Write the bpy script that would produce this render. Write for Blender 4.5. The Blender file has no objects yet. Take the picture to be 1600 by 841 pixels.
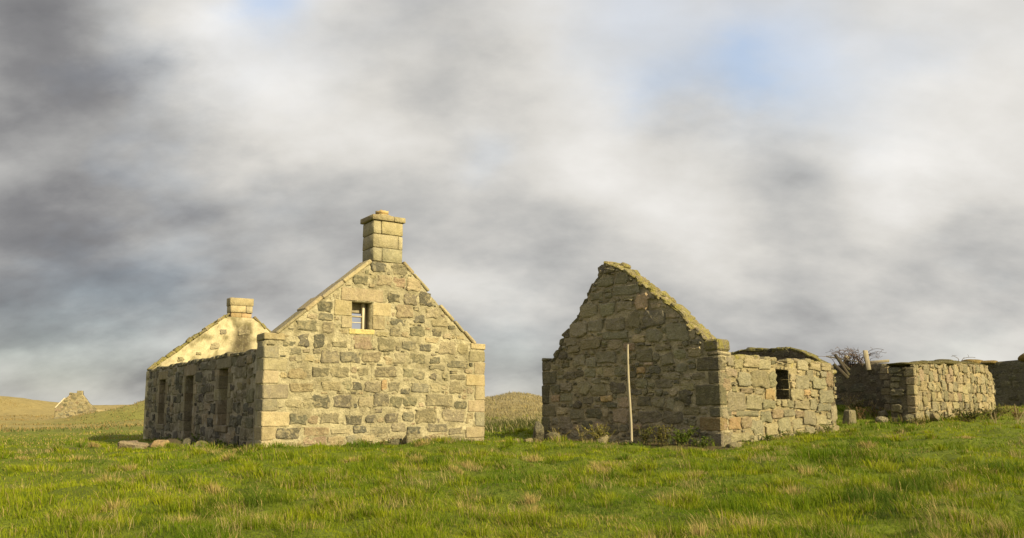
import bpy, bmesh, math, random
import numpy as np
from mathutils import Vector, Matrix

scene = bpy.context.scene
COL = scene.collection
rad = math.radians

# ---------------------------------------------------------------- camera
cam_d = bpy.data.cameras.new('camera')
cam = bpy.data.objects.new('camera', cam_d); COL.objects.link(cam)
cam.location = (0, 0, 1.0)
cam.rotation_euler = (rad(90 + 6.61), 0, 0)
cam_d.sensor_width = 36.0
cam_d.lens = 1260 / 1600 * 36.0
cam_d.shift_y = 0.0434
cam_d.clip_start = 0.05
cam_d.clip_end = 6000
scene.camera = cam
scene.cycles.max_bounces = 5
scene.cycles.diffuse_bounces = 3

# ---------------------------------------------------------------- exposure
scene.view_settings.view_transform = 'Standard'
scene.view_settings.look = 'None'
scene.view_settings.exposure = 0.78
scene.view_settings.gamma = 1.0
scene.view_settings.use_curve_mapping = False

# ---------------------------------------------------------------- node helper
class NT:
    def __init__(s, nt):
        s.nt = nt
        nt.nodes.clear()
    def n(s, typ, ins=None, **kw):
        nd = s.nt.nodes.new(typ)
        for k, v in kw.items():
            setattr(nd, k, v)
        for k, v in (ins or {}).items():
            if isinstance(v, bpy.types.NodeSocket):
                s.nt.links.new(v, nd.inputs[k])
            else:
                nd.inputs[k].default_value = v
        return nd
    def m(s, op, a, b=0.0, c=0.0, clamp=False):
        return s.n('ShaderNodeMath', {0: a, 1: b, 2: c}, operation=op, use_clamp=clamp).outputs[0]
    def mix(s, f, a, b, mode='MIX'):
        nd = s.n('ShaderNodeMix', data_type='RGBA', blend_type=mode)
        for k, v in ((0, f), (6, a), (7, b)):
            if isinstance(v, bpy.types.NodeSocket):
                s.nt.links.new(v, nd.inputs[k])
            else:
                nd.inputs[k].default_value = v if k == 0 else (tuple(v) + (1,))[:4]
        return nd.outputs[2]
    def ramp(s, f, stops):
        nd = s.n('ShaderNodeValToRGB', {0: f})
        el = nd.color_ramp.elements
        while len(el) < len(stops):
            el.new(0.5)
        for e, (p, c) in zip(el, stops):
            e.position = p
            e.color = (c, c, c, 1) if isinstance(c, (int, float)) else tuple(c) + (1,)
        return nd.outputs[0]
    def noise(s, vec, scale, detail=4, rough=0.55, dist=0.0):
        return s.n('ShaderNodeTexNoise', {'Vector': vec, 'Scale': scale, 'Detail': detail, 'Roughness': rough, 'Distortion': dist}).outputs[0]

# ---------------------------------------------------------------- sun and sky
SUN_EL = rad(25)
sun_h = Vector((0.757, -0.653, 0)).normalized()
sun_dir = Vector((sun_h.x * math.cos(SUN_EL), sun_h.y * math.cos(SUN_EL), math.sin(SUN_EL)))
sl = bpy.data.lights.new('sun', 'SUN')
sl.energy = 4.9
sl.angle = rad(0.5)
sl.color = (1.0, 0.86, 0.50)
so = bpy.data.objects.new('sun', sl); COL.objects.link(so)
so.rotation_euler = sun_dir.to_track_quat('Z', 'Y').to_euler()
so.location = (30, -20, 20)

world = bpy.data.worlds.new('World'); scene.world = world
world.use_nodes = True
T = NT(world.node_tree)
dirv = T.n('ShaderNodeTexCoord').outputs['Generated']
sky = T.n('ShaderNodeTexSky', sky_type='NISHITA', sun_disc=False, sun_elevation=SUN_EL,
          sun_rotation=math.atan2(sun_h.x, sun_h.y))
sep = T.n('ShaderNodeSeparateXYZ', {0: dirv})
den = T.m('ADD', T.m('MAXIMUM', sep.outputs[2], 0.0), 0.55)
plan = T.n('ShaderNodeCombineXYZ', {0: T.m('MULTIPLY', T.m('DIVIDE', sep.outputs[0], den), 0.72), 1: T.m('DIVIDE', sep.outputs[1], den), 2: 0.37}).outputs[0]
wn = T.n('ShaderNodeTexNoise', {'Vector': plan, 'Scale': 3.0, 'Detail': 8.0, 'Roughness': 0.62})
wv = T.n('ShaderNodeVectorMath', {0: wn.outputs['Color'], 1: (0.5, 0.5, 0.5)}, operation='SUBTRACT').outputs[0]
wv = T.n('ShaderNodeVectorMath', {0: wv, 'Scale': 0.20}, operation='SCALE').outputs[0]
dw = T.n('ShaderNodeVectorMath', {0: dirv, 1: wv}, operation='ADD').outputs[0]
dw = T.n('ShaderNodeVectorMath', {0: dw}, operation='NORMALIZE').outputs[0]
big = T.noise(plan, 1.6, 4, 0.5)
def puffs(v): return T.noise(v, 2.5, 10, 0.53)
shift = T.n('ShaderNodeVectorMath', {0: plan, 1: (0.060, -0.052, 0.02)}, operation='ADD').outputs[0]
fine = puffs(plan)
relief = T.m('SUBTRACT', fine, puffs(shift))
SKY_MASSES = [(-31.7,22.8,6.5,-.28),(-33.5,19.1,4.3,-.06),(-20.8,24.6,2.2,.16),(-20.3,22.6,5.0,.10),(-25.5,18.6,4.6,-.12),(-7.6,26.1,6.4,-.14),(-16.0,19.3,5.1,.10),(-28.5,12.2,8.3,-.20),(-30.6,6.1,9.5,-.17),(-17.0,8.0,9.0,-.13),(7.5,19.0,9.3,.10),(17.3,18.7,5.9,.02),(30.8,19.6,5.1,.08),(25.5,14.2,2.5,.14),(28.7,9.0,4.4,-.16),(32.8,9.4,2.8,-.08),(4.5,3.4,13.1,-.03)]
SKY_GAPS = [(-17.2,26.8,2.4,.9),(15.7,22.8,2.8,.9),(11.2,22.2,2.1,.7),(20.5,24.0,5.5,.7),(28.4,22.7,2.0,.3),(9.5,26.7,4.5,.6),(-1.9,17.4,1.8,.3),(-29.0,1.2,5.5,.3),(0.0,1.6,4.5,.25)]
def lobe(az, el, r, amt, acc):
    v = (math.sin(rad(az)) * math.cos(rad(el)), math.cos(rad(az)) * math.cos(rad(el)), math.sin(rad(el)))
    k = 2 / rad(r) ** 2
    d = T.n('ShaderNodeVectorMath', {0: dw, 1: v}, operation='DOT_PRODUCT').outputs['Value']
    e = T.m('EXPONENT', T.m('MULTIPLY_ADD', d, k, -k))
    return T.m('MULTIPLY_ADD', e, amt, acc)
lum = T.m('MULTIPLY_ADD', T.m('SUBTRACT', big, 0.5), 0.38, 0.655)
lum = T.m('MULTIPLY_ADD', T.m('SUBTRACT', fine, 0.5), 0.42, lum)
lum = T.m('MULTIPLY_ADD', relief, 1.0, lum)
low = T.n('ShaderNodeMapRange', {0: sep.outputs[2], 1: 0.0, 2: 0.30, 3: -0.13, 4: 0.0}, interpolation_type='SMOOTHSTEP').outputs[0]
lum = T.m('ADD', lum, low)
for a in SKY_MASSES:
    lum = lobe(*a, lum)
gap = T.m('MULTIPLY', T.m('SUBTRACT', T.noise(plan, 2.0, 5, 0.6), 0.56, clamp=True), 1.2)
for a in SKY_GAPS:
    gap = lobe(*a, gap)
gap = T.m('MULTIPLY', gap, T.m('MULTIPLY_ADD', fine, 2.0, -0.35, clamp=True), clamp=True)
cloud = T.ramp(lum, [(0.05, (0.072, 0.072, 0.078)), (0.28, (0.145, 0.144, 0.147)), (0.5, (0.288, 0.285, 0.276)),
                     (0.68, (0.415, 0.402, 0.376)), (0.95, (0.535, 0.522, 0.50))])
bg_c = T.n('ShaderNodeBackground', {0: cloud, 1: 1.0}).outputs[0]
bg_s = T.n('ShaderNodeBackground', {0: sky.outputs[0], 1: 0.15}).outputs[0]
mx = T.n('ShaderNodeMixShader', {0: T.m('MULTIPLY', gap, 0.66), 1: bg_c, 2: bg_s}).outputs[0]
T.n('ShaderNodeOutputWorld', {0: mx})

# ================================================================ helpers
def vnoise(x, y, seed=0):
    xi = np.floor(x).astype(np.int64); yi = np.floor(y).astype(np.int64)
    xf = x - xi; yf = y - yi
    u = xf * xf * (3 - 2 * xf); v = yf * yf * (3 - 2 * yf)
    def h(a, b):
        n = (a * 374761393 + b * 668265263 + seed * 144269504) & 0xffffffff
        n = ((n ^ (n >> 13)) * 1274126177) & 0xffffffff
        return ((n ^ (n >> 16)) & 0xffff) / 65535.0
    return (h(xi, yi) * (1 - u) + h(xi + 1, yi) * u) * (1 - v) + (h(xi, yi + 1) * (1 - u) + h(xi + 1, yi + 1) * u) * v
def fbm(x, y, seed=0, octv=4, gain=0.5):
    x = np.asarray(x, float); y = np.asarray(y, float)
    t = 0; a = 1; s = 0
    for i in range(octv):
        t = t + a * vnoise(x * 2 ** i, y * 2 ** i, seed + i * 17); s += a; a *= gain
    return t / s
def sstep(a, b, x):
    t = np.clip((x - a) / (b - a), 0, 1); return t * t * (3 - 2 * t)

WO = {}
def place(o, origin, parent):
    WO[o.name] = np.array(origin, float)
    COL.objects.link(o)
    if parent is not None:
        o.parent = parent
        o.location = WO[o.name] - WO[parent.name]
    else:
        o.location = origin
def props(o, label=None, category=None, group=None, kind=None):
    for k, v in (('label', label), ('category', category), ('group', group), ('kind', kind)):
        if v: o[k] = v
    return o
def set_tint(me, cols):
    ca = me.color_attributes.new('tint', 'FLOAT_COLOR', 'POINT')
    c = np.ones((len(me.vertices), 4), np.float32)
    c[:, :3] = cols
    ca.data.foreach_set('color', c.ravel())
def mk(name, V, F, mat, parent=None, cols=None, smooth=True, origin=None):
    V = np.asarray(V, float)
    if origin is None:
        lo, hi = V.min(0), V.max(0); origin = (lo + hi) / 2
        if parent is None: origin[2] = lo[2]
    me = bpy.data.meshes.new(name)
    if isinstance(F, np.ndarray):
        n, k = F.shape
        me.vertices.add(len(V)); me.vertices.foreach_set('co', (V - origin).astype(np.float32).ravel())
        me.loops.add(n * k); me.loops.foreach_set('vertex_index', F.astype(np.int32).ravel())
        me.polygons.add(n)
        me.polygons.foreach_set('loop_start', np.arange(0, n * k, k, dtype=np.int32))
        me.update(calc_edges=True)
    else:
        me.from_pydata((V - origin).tolist(), [], F)
    if smooth:
        me.polygons.foreach_set('use_smooth', np.ones(len(me.polygons), bool))
    if cols is not None: set_tint(me, cols)
    me.materials.append(mat)
    o = bpy.data.objects.new(name, me)
    place(o, origin, parent)
    return o
def empty(name, loc, parent=None):
    o = bpy.data.objects.new(name, None)
    o.empty_display_size = 0.3
    place(o, loc, parent)
    return o
def orient(V, F):
    """faces of a roughly convex solid, all turned outwards"""
    V = np.asarray(V); c = V.mean(0); out = []
    for f in F:
        p = V[list(f)]
        n = np.zeros(3)
        for i in range(1, len(f) - 1): n += np.cross(p[i] - p[0], p[i + 1] - p[0])
        out.append(tuple(f) if n @ (p.mean(0) - c) >= 0 else tuple(f[::-1]))
    return out
def bevel_box(c, ax, h, b, jit, rg):
    """chamfered block: centre, 3 axes, half sizes"""
    S = [(x, y, z) for x in (-1, 1) for y in (-1, 1) for z in (-1, 1)]
    b = min(b, min(h) * 0.6); V = []
    for s in S:
        j = [rg.uniform(-jit, jit) for _ in range(3)]
        for a in range(3):
            p = np.array(c, float)
            for k in range(3):
                p = p + np.array(ax[k]) * (s[k] * (h[k] - (0 if k == a else b)) + j[k])
            V.append(p)
    ix = {s: i for i, s in enumerate(S)}; F = []
    for a in range(3):
        o1, o2 = [k for k in range(3) if k != a]
        for sg in (-1, 1):
            r = []
            for p, q in ((-1, -1), (1, -1), (1, 1), (-1, 1)):
                s = [0, 0, 0]; s[a] = sg; s[o1] = p; s[o2] = q; r.append(ix[tuple(s)] * 3 + a)
            F.append(r)
            for sg2 in ():
                pass
    for k in range(3):
        a, b2 = [i for i in range(3) if i != k]
        for p in (-1, 1):
            for q in (-1, 1):
                s1 = [0, 0, 0]; s1[k] = -1; s1[a] = p; s1[b2] = q; s2 = list(s1); s2[k] = 1
                i1, i2 = ix[tuple(s1)] * 3, ix[tuple(s2)] * 3
                F.append([i1 + a, i2 + a, i2 + b2, i1 + b2])
    for i in range(8): F.append([i * 3, i * 3 + 1, i * 3 + 2])
    V = np.array(V)
    return V, orient(V, F)
def sn3(P, seed, f):
    r = random.Random(seed); t = np.zeros(len(P))
    for i in range(6):
        k = np.array([r.uniform(-1, 1) for _ in range(3)]) * f * (1 + i * 0.35)
        t += np.sin(P @ k + r.uniform(0, 6.3)) / (1 + 0.4 * i)
    return t / 3
def blob(c, radii, seed, rough=0.22, sub=3, rot=0.0, angular=False):
    bm = bmesh.new(); bmesh.ops.create_icosphere(bm, subdivisions=sub, radius=1)
    V = np.array([v.co[:] for v in bm.verts]); F = [[v.index for v in f.verts] for f in bm.faces]; bm.free()
    if angular:
        r = random.Random(seed + 5)
        for _ in range(9):
            n = np.array([r.gauss(0, 1) for _ in range(3)]); n /= np.linalg.norm(n)
            d = V @ n; cut = r.uniform(0.55, 0.8)
            V = V - np.outer(np.maximum(d - cut, 0), n)
    V = V * (1 + rough * sn3(V, seed, 2.6))[:, None] * np.array(radii)
    cr, sr = math.cos(rot), math.sin(rot)
    V = np.stack([V[:, 0] * cr - V[:, 1] * sr, V[:, 0] * sr + V[:, 1] * cr, V[:, 2]], 1)
    return V + np.array(c), F
def tube(path, r0, r1, sides=4):
    path = np.asarray(path, float); V = []; F = []
    for i, p in enumerate(path):
        d = path[min(i + 1, len(path) - 1)] - path[max(i - 1, 0)]; d /= np.linalg.norm(d) + 1e-9
        a = np.cross(d, (0.3, 0.2, 0.93)); a /= np.linalg.norm(a) + 1e-9; b = np.cross(d, a)
        r = r0 + (r1 - r0) * i / (len(path) - 1)
        for k in range(sides):
            t = 2 * math.pi * k / sides
            V.append(p + r * (a * math.cos(t) + b * math.sin(t)))
    for i in range(len(path) - 1):
        for k in range(sides):
            F.append([i * sides + k, i * sides + (k + 1) % sides, (i + 1) * sides + (k + 1) % sides, (i + 1) * sides + k])
    return V, F
def joinm(parts):
    V = []; F = []; n = 0
    for v, f in parts:
        V.append(np.asarray(v)); F += [[i + n for i in q] for q in f]; n += len(v)
    return np.concatenate(V), F

# ================================================================ materials
def base_mat(name):
    m = bpy.data.materials.new(name); m.use_nodes = True
    return m, NT(m.node_tree)
def finish(T, color, rough, bump_h=None, bump_d=0.02, bump_s=1.0):
    ins = {'Base Color': color, 'Roughness': rough, 'Specular IOR Level': 0.18}
    b = T.n('ShaderNodeBsdfPrincipled', ins)
    if bump_h is not None:
        bn = T.n('ShaderNodeBump', {'Height': bump_h, 'Distance': bump_d, 'Strength': bump_s})
        T.nt.links.new(bn.outputs[0], b.inputs['Normal'])
    T.n('ShaderNodeOutputMaterial', {0: b.outputs[0]})
def rock_mat(name, lichen=0.25, moss=0.0, lime=0.0, bump=0.02, speck=0.5, smear=0.0):
    m, T = base_mat(name)
    P = T.n('ShaderNodeNewGeometry').outputs['Position']
    tint = T.n('ShaderNodeAttribute', attribute_name='tint').outputs['Color']
    n1 = T.noise(P, 5.0, 5, 0.6); n2 = T.noise(P, 38.0, 4, 0.7); n3 = T.noise(P, 13.0, 6, 0.65, 0.3)
    k = T.m('MULTIPLY_ADD', n1, 1.0, 0.5)
    k = T.m('MULTIPLY', k, T.m('MULTIPLY_ADD', n2, speck * 2, 1 - speck))
    kc = T.n('ShaderNodeCombineColor', {0: k, 1: k, 2: k}).outputs[0]
    c = T.mix(1.0, tint, kc, 'MULTIPLY')
    lm = T.ramp(n3, [(0.56, 0.0), (0.66, 1.0)])
    c = T.mix(T.m('MULTIPLY', lm, lichen), c, (0.46, 0.43, 0.30))
    dk = T.ramp(T.noise(P, 9.0, 6, 0.7, 0.4), [(0.30, 1.0), (0.42, 0.0)])
    c = T.mix(T.m('MULTIPLY', dk, 0.45), c, (0.07, 0.062, 0.045))
    if lime:
        mp = T.n('ShaderNodeMapping', {'Vector': P, 'Scale': (5.0, 5.0, 1.1)}).outputs[0]
        lf = T.ramp(T.noise(mp, 1.6, 7, 0.72, 0.3), [(0.54, 0.0), (0.68, 1.0)])
        c = T.mix(T.m('MULTIPLY', lf, lime), c, (0.50, 0.46, 0.38))
    if moss:
        g = T.n('ShaderNodeNewGeometry').outputs['Normal']
        mf = T.ramp(T.noise(P, 6.0, 6, 0.65), [(0.40, 0.0), (0.58, 1.0)])
        mc = T.mix(T.noise(P, 30.0, 3), (0.16, 0.15, 0.03), (0.40, 0.34, 0.10))
        c = T.mix(T.m('MULTIPLY', mf, moss), c, mc)
    if smear:
        sf = T.ramp(T.noise(P, 6.5, 7, 0.7, 0.6), [(0.50, 0.0), (0.60, 1.0)])
        c = T.mix(T.m('MULTIPLY', sf, smear), c, (0.42, 0.35, 0.215))
    h = T.m('ADD', T.m('MULTIPLY', n2, 0.45), T.m('MULTIPLY', n3, 1.0))
    finish(T, c, 0.94, h, bump, 1.0)
    return m
M_STONE = rock_mat('stone_gable_granite', 0.30, 0.05, 0.0, 0.08, 0.6, 0.55)  # granite with lichen and mortar smears, used on both cottage gables
M_RUBBLE = rock_mat('stone_field_rubble', 0.36, 0.14, 0.0, 0.10, 0.6, 0.15)
M_FRONT = rock_mat('stone_limewashed', 0.22, 0.0, 0.75, 0.08, 0.6)
M_ASHLAR = rock_mat('stone_dressed_granite', 0.25, 0.10, 0.0, 0.035, 0.6, 0.25)
M_MOSSY = rock_mat('stone_mossy', 0.35, 0.85, 0.0, 0.12, 0.6)
M_MORTAR = rock_mat('mortar_cream', 0.10, 0.08, 0.14, 0.08, 0.45)
M_MORTAR_G = rock_mat('mortar_weathered', 0.25, 0.10, 0.0, 0.12, 0.6)
M_PLASTER = rock_mat('plaster_old', 0.2, 0.08, 0.25, 0.03, 0.35)
M_CLAY = rock_mat('fired_clay', 0.15, 0.0, 0.0, 0.015, 0.3)
def wood_mat(name, c0, c1, green=0.2):
    m, T = base_mat(name)
    P = T.n('ShaderNodeTexCoord').outputs['Object']
    mp = T.n('ShaderNodeMapping', {'Vector': P, 'Scale': (26, 26, 2.2)}).outputs[0]
    g = T.noise(mp, 1.5, 6, 0.65, 0.5)
    c = T.mix(g, c0, c1)
    gm = T.ramp(T.noise(P, 4.0, 4, 0.6), [(0.48, 0.0), (0.62, 1.0)])
    c = T.mix(T.m('MULTIPLY', gm, green), c, (0.17, 0.17, 0.05))
    finish(T, c, 0.9, g, 0.012)
    return m
M_WOOD = wood_mat('weathered_timber', (0.16, 0.125, 0.085), (0.46, 0.40, 0.30))
M_WOOD_PALE = wood_mat('bleached_timber', (0.30, 0.26, 0.19), (0.66, 0.60, 0.48), 0.08)
M_WOOD_GREY = wood_mat('grey_pole_timber', (0.17, 0.14, 0.10), (0.50, 0.44, 0.33), 0.12)
M_WOOD_DARK = wood_mat('dark_timber_and_shade', (0.030, 0.025, 0.020), (0.10, 0.08, 0.06), 0.2)  # rotten timber; also the dark tone standing in for shade in openings

def leaf_mat(name, trans=0.35, rough=0.55):
    m, T = base_mat(name)
    c = T.n('ShaderNodeAttribute', attribute_name='tint').outputs['Color']
    a = T.n('ShaderNodeBsdfPrincipled', {'Base Color': c, 'Roughness': rough, 'Specular IOR Level': 0.12}).outputs[0]
    b = T.n('ShaderNodeBsdfTranslucent', {'Color': c}).outputs[0]
    T.n('ShaderNodeOutputMaterial', {0: T.n('ShaderNodeMixShader', {0: trans, 1: a, 2: b}).outputs[0]})
    return m
M_GRASS = leaf_mat('grass_blade', 0.45, 0.7)
M_LEAF = leaf_mat('weed_leaf', 0.35)
M_STEM = leaf_mat('dry_stem', 0.05, 0.8)

m, T = base_mat('ground_turf')
P = T.n('ShaderNodeNewGeometry').outputs['Position']
tint = T.n('ShaderNodeAttribute', attribute_name='tint').outputs['Color']
n1 = T.noise(P, 0.7, 6, 0.65); n2 = T.noise(P, 9.0, 6, 0.7)
k = T.m('MULTIPLY', T.m('MULTIPLY_ADD', n1, 0.9, 0.55), T.m('MULTIPLY_ADD', n2, 1.0, 0.5))
kc = T.n('ShaderNodeCombineColor', {0: k, 1: k, 2: T.m('MULTIPLY', k, 0.95)}).outputs[0]
finish(T, T.mix(1.0, tint, kc, 'MULTIPLY'), 0.97, T.m('ADD', n2, T.m('MULTIPLY', T.noise(P, 2.0, 4), 2.0)), 0.10)
M_GROUND = m

# ================================================================ terrain
TP = np.array([(0,0,-.3),(0,8,-.22),(-6,8,-.25),(6,8,-.2),(-10,12,-.22),(10,12,-.05),(0,15,-.08),(-5,15,-.1),(6,15,-.02),
 (-6.2,19.6,-.02),(-3,21.3,0),(-.7,23.3,.0),(2,22.8,.03),(5.3,20.0,0),(7.5,22.3,.10),(10.4,25.6,.26),(13,25.6,.48),(16,28.6,.6),
 (20,33,.85),(25,33,1.0),(13,22,.3),(18,22,.35),(-10.5,25,-.14),(-14.8,32.5,-.36),(-15,25,-.25),(-20,30,-.45),(-12,40,-.3),
 (0,35,.1),(10,38,.7),(-9,20,-.1),(-30,45,-.7),(0,45,.3),(20,50,.9),(-40,70,-1.0),(0,80,0),(40,70,.8),(12.3,28.6,.95),(13.4,27.8,.7),
 (30,20,.6),(-30,20,-.4),(-20,0,-.4),(20,0,-.1),(0,-20,-.4)], float)
def tps(r): return np.where(r > 1e-6, r * r * np.log(np.maximum(r, 1e-6)), 0.0)
_n = len(TP)
_A = np.zeros((_n + 3, _n + 3))
_A[:_n, :_n] = tps(np.hypot(TP[:, None, 0] - TP[None, :, 0], TP[:, None, 1] - TP[None, :, 1]))
_A[:_n, _n] = 1; _A[:_n, _n + 1:] = TP[:, :2]; _A[_n, :_n] = 1; _A[_n + 1:, :_n] = TP[:, :2].T
_W = np.linalg.solve(_A, np.concatenate([TP[:, 2], np.zeros(3)]))
def H(x, y):
    x = np.asarray(x, float); y = np.asarray(y, float)
    xc = np.clip(x, -60, 60); yc = np.clip(y, -30, 95)
    h = _W[_n] + _W[_n + 1] * xc + _W[_n + 2] * yc
    for i in range(_n):
        h = h + _W[i] * tps(np.hypot(xc - TP[i, 0], yc - TP[i, 1]))
    r = np.hypot(x, y)
    far = -1.15 + 1.2 * sstep(-55, 5, x)
    t = sstep(45, 85, r)
    h = h * (1 - t) + far * t
    def g(cx, cy, sx, sy, a): return a * np.exp(-((x - cx) / sx) ** 2 - ((y - cy) / sy) ** 2)
    h = h + g(0.6, 60, 3.6, 8, 0.75) + g(-3.5, 62, 9, 9, 1.05) + g(9, 66, 8, 9, .6) + g(-51, 122, 9, 11, 3.6) + g(-118, 178, 17, 22, 4.4) + g(-95, 215, 40, 25, 2.6)
    h = h + g(60, 150, 60, 40, 2.0) + g(-58, 113.5, 3.5, 3, 0.5)
    h = h + g(-9.55, 22.5, .5, .45, .22)
    lump = (fbm(x * .9, y * .9, 3, 3) - .5) * .24 * sstep(3, 8, r) + (fbm(x * 2.0, y * 2.0, 9, 3) - .5) * .24 * sstep(2, 6, r)
    big = (fbm(x * .13, y * .13, 21, 4) - .5) * 1.3 * sstep(75, 110, r)
    return h + lump + big
def zone(x, y):
    """what grows there: 0..1 weights of straw, dune sand, bare soil"""
    r = np.hypot(x, y)
    straw = np.clip(sstep(60, 110, r) * 0.9 - 0.55 * np.exp(-((x + 50) / 14) ** 2 - ((y - 108) / 14) ** 2), 0, 1)
    straw = np.maximum(straw, np.exp(-((x - 0) / 16) ** 2 - ((y - 62) / 16) ** 2) ** .5 * sstep(40, 50, y))
    sand = np.exp(-((x - 0.5) / 14) ** 2 - ((y - 63) / 10) ** 2) * .8
    soil = np.maximum.reduce([
        np.exp(-((x + 10.3) / 1.5) ** 2 - ((y - 22.6) / 1.4) ** 2) * 1.5,
        seg_near(x, y, (5.0, 20.0), (1.0, 23.9), .55) , seg_near(x, y, (.9, 23.2), (-.6, 23.0), .5),
        seg_near(x, y, (-4.3, 20.9), (-.9, 23.1), .32) * .8])
    soil = np.clip(soil * (0.45 + 1.1 * fbm(x * 1.3, y * 1.3, 5, 3)), 0, 1)
    return straw, sand, soil
def seg_near(x, y, a, b, w):
    a = np.array(a); d = np.array(b) - a; L2 = d @ d
    t = np.clip(((x - a[0]) * d[0] + (y - a[1]) * d[1]) / L2, 0, 1)
    return np.exp(-(np.hypot(x - a[0] - t * d[0], y - a[1] - t * d[1]) / w) ** 2)
ang = np.concatenate([np.arange(-52, 52.01, 0.38), np.arange(56, 305, 4.0)])
ang = np.radians(ang)
rr = np.concatenate([[0.05], np.geomspace(0.8, 60, 210), np.geomspace(61, 320, 90), np.geomspace(340, 5000, 24)])
AA, RR = np.meshgrid(ang, rr)
gx = RR * np.sin(AA); gy = RR * np.cos(AA); gz = H(gx, gy)
na = len(ang)
ii = (np.arange(len(rr) - 1)[:, None] * na + np.arange(na)[None, :])
jj = (np.arange(len(rr) - 1)[:, None] * na + (np.arange(na)[None, :] + 1) % na)
Fq = np.stack([ii, ii + na, jj + na, jj], -1).reshape(-1, 4)[:, ::-1]
st, sa, so_ = zone(gx.ravel(), gy.ravel())
gc = np.array((0.125, 0.155, 0.014))[None] * np.ones((gx.size, 1))
gc = gc * (1 - st[:, None]) + np.array((0.30, 0.23, 0.11)) * st[:, None]
gc = gc * (1 - sa[:, None]) + np.array((0.33, 0.285, 0.185)) * sa[:, None]
gc = gc * (1 - so_[:, None]) + np.array((0.105, 0.078, 0.046)) * so_[:, None]
ground = mk('ground', np.stack([gx.ravel(), gy.ravel(), gz.ravel()], 1), Fq, M_GROUND, cols=gc, origin=np.zeros(3))
props(ground, 'grassy field with low dunes reaching the horizon', kind='structure')

# ================================================================ masonry
class Wall:
    """vertical plane: s along it, q outwards from its face, z up"""
    def __init__(s, O, d, n, T):
        s.O = np.array(O, float); s.d = np.array(d, float); s.n = np.array(n, float); s.T = T
    def w(s, a, q, z):
        a = np.asarray(a, float); q = np.asarray(q, float); z = np.asarray(z, float)
        a, q, z = np.broadcast_arrays(a, q, z)
        return np.stack([s.O[0] + s.d[0] * a + s.n[0] * q, s.O[1] + s.d[1] * a + s.n[1] * q, z], -1)
    def axes(s):
        return (np.array((s.d[0], s.d[1], 0)), np.array((s.n[0], s.n[1], 0)), np.array((0, 0, 1.0)))
def poly(pts):
    xs = [p[0] for p in pts]; zs = [p[1] for p in pts]
    return lambda s: np.interp(s, xs, zs)
def core(name, W, tops, bots, openings, mat, parent, colf, step=0.06, amp=0.012, bias=0.0, s_rng=None, seed=0, backmat=None):
    top = poly(tops); bot = poly(bots)
    s0, s1 = s_rng or (tops[0][0], tops[-1][0])
    cuts = sorted(set([s0, s1] + [v for o in openings for v in o[:2] if s0 < v < s1]))
    Vs = []; Fs = []; nv = 0; Cs = []
    flip = (W.d[0] * W.n[1] - W.d[1] * W.n[0]) > 0
    for a, b in zip(cuts[:-1], cuts[1:]):
        mid = (a + b) / 2
        op = sorted([o for o in openings if o[0] <= mid <= o[1]], key=lambda o: o[2])
        lv = [('b', None)]
        stacks = []; lo = None
        for o in op:
            stacks.append((lo, o[2])); lo = o[3]
        stacks.append((lo, None))
        brk = [p[0] for p in tops if a < p[0] < b]
        xs = np.unique(np.concatenate([np.linspace(a, b, max(2, int((b - a) / step) + 2)), brk]))
        xs = xs[np.concatenate([[True], np.diff(xs) > 1e-4])]
        for lo, hi in stacks:
            zl = bot(xs) if lo is None else np.full_like(xs, lo)
            zh = top(xs) if hi is None else np.full_like(xs, hi)
            if (zh - zl).max() < 0.03: continue
            zh = np.maximum(zh, zl + 0.01)
            nz = max(2, int((zh - zl).max() / step) + 2)
            t = np.linspace(0, 1, nz)
            Z = zl[:, None] + (zh - zl)[:, None] * t[None]; S = np.repeat(xs[:, None], nz, 1)
            q = bias + amp * 2.4 * (fbm(S * 5.5 + seed * 3.1, Z * 5.5, seed, 4, .7) - .5)
            qb = -W.T + amp * 2 * (fbm(S * 3 + 50, Z * 3, seed + 9, 3) - .5)
            f = W.w(S, q, Z).reshape(-1, 3); bk = W.w(S, qb, Z).reshape(-1, 3)
            nx = len(xs); idx = np.arange(nx * nz).reshape(nx, nz); N = nx * nz
            Fr = np.stack([idx[:-1, :-1], idx[1:, :-1], idx[1:, 1:], idx[:-1, 1:]], -1).reshape(-1, 4)
            Bk = Fr[:, ::-1] + N
            tp = np.stack([idx[:-1, -1], idx[1:, -1], idx[1:, -1] + N, idx[:-1, -1] + N], -1)
            bt = np.stack([idx[:-1, 0] + N, idx[1:, 0] + N, idx[1:, 0], idx[:-1, 0]], -1)
            lf = np.stack([idx[0, :-1], idx[0, 1:], idx[0, 1:] + N, idx[0, :-1] + N], -1)
            rt = np.stack([idx[-1, :-1] + N, idx[-1, 1:] + N, idx[-1, 1:], idx[-1, :-1]], -1)
            FF = np.concatenate([Fr, Bk, tp, bt, lf, rt])
            if flip: FF = FF[:, ::-1]
            Vs += [f, bk]; Fs.append(FF + nv); nv += 2 * N
            cc = colf(S.ravel(), Z.ravel()); Cs += [cc, cc]
    V = np.concatenate(Vs)
    o = mk(name, V, np.concatenate(Fs), mat, parent, cols=np.concatenate(Cs), smooth=False)
    return o
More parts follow.
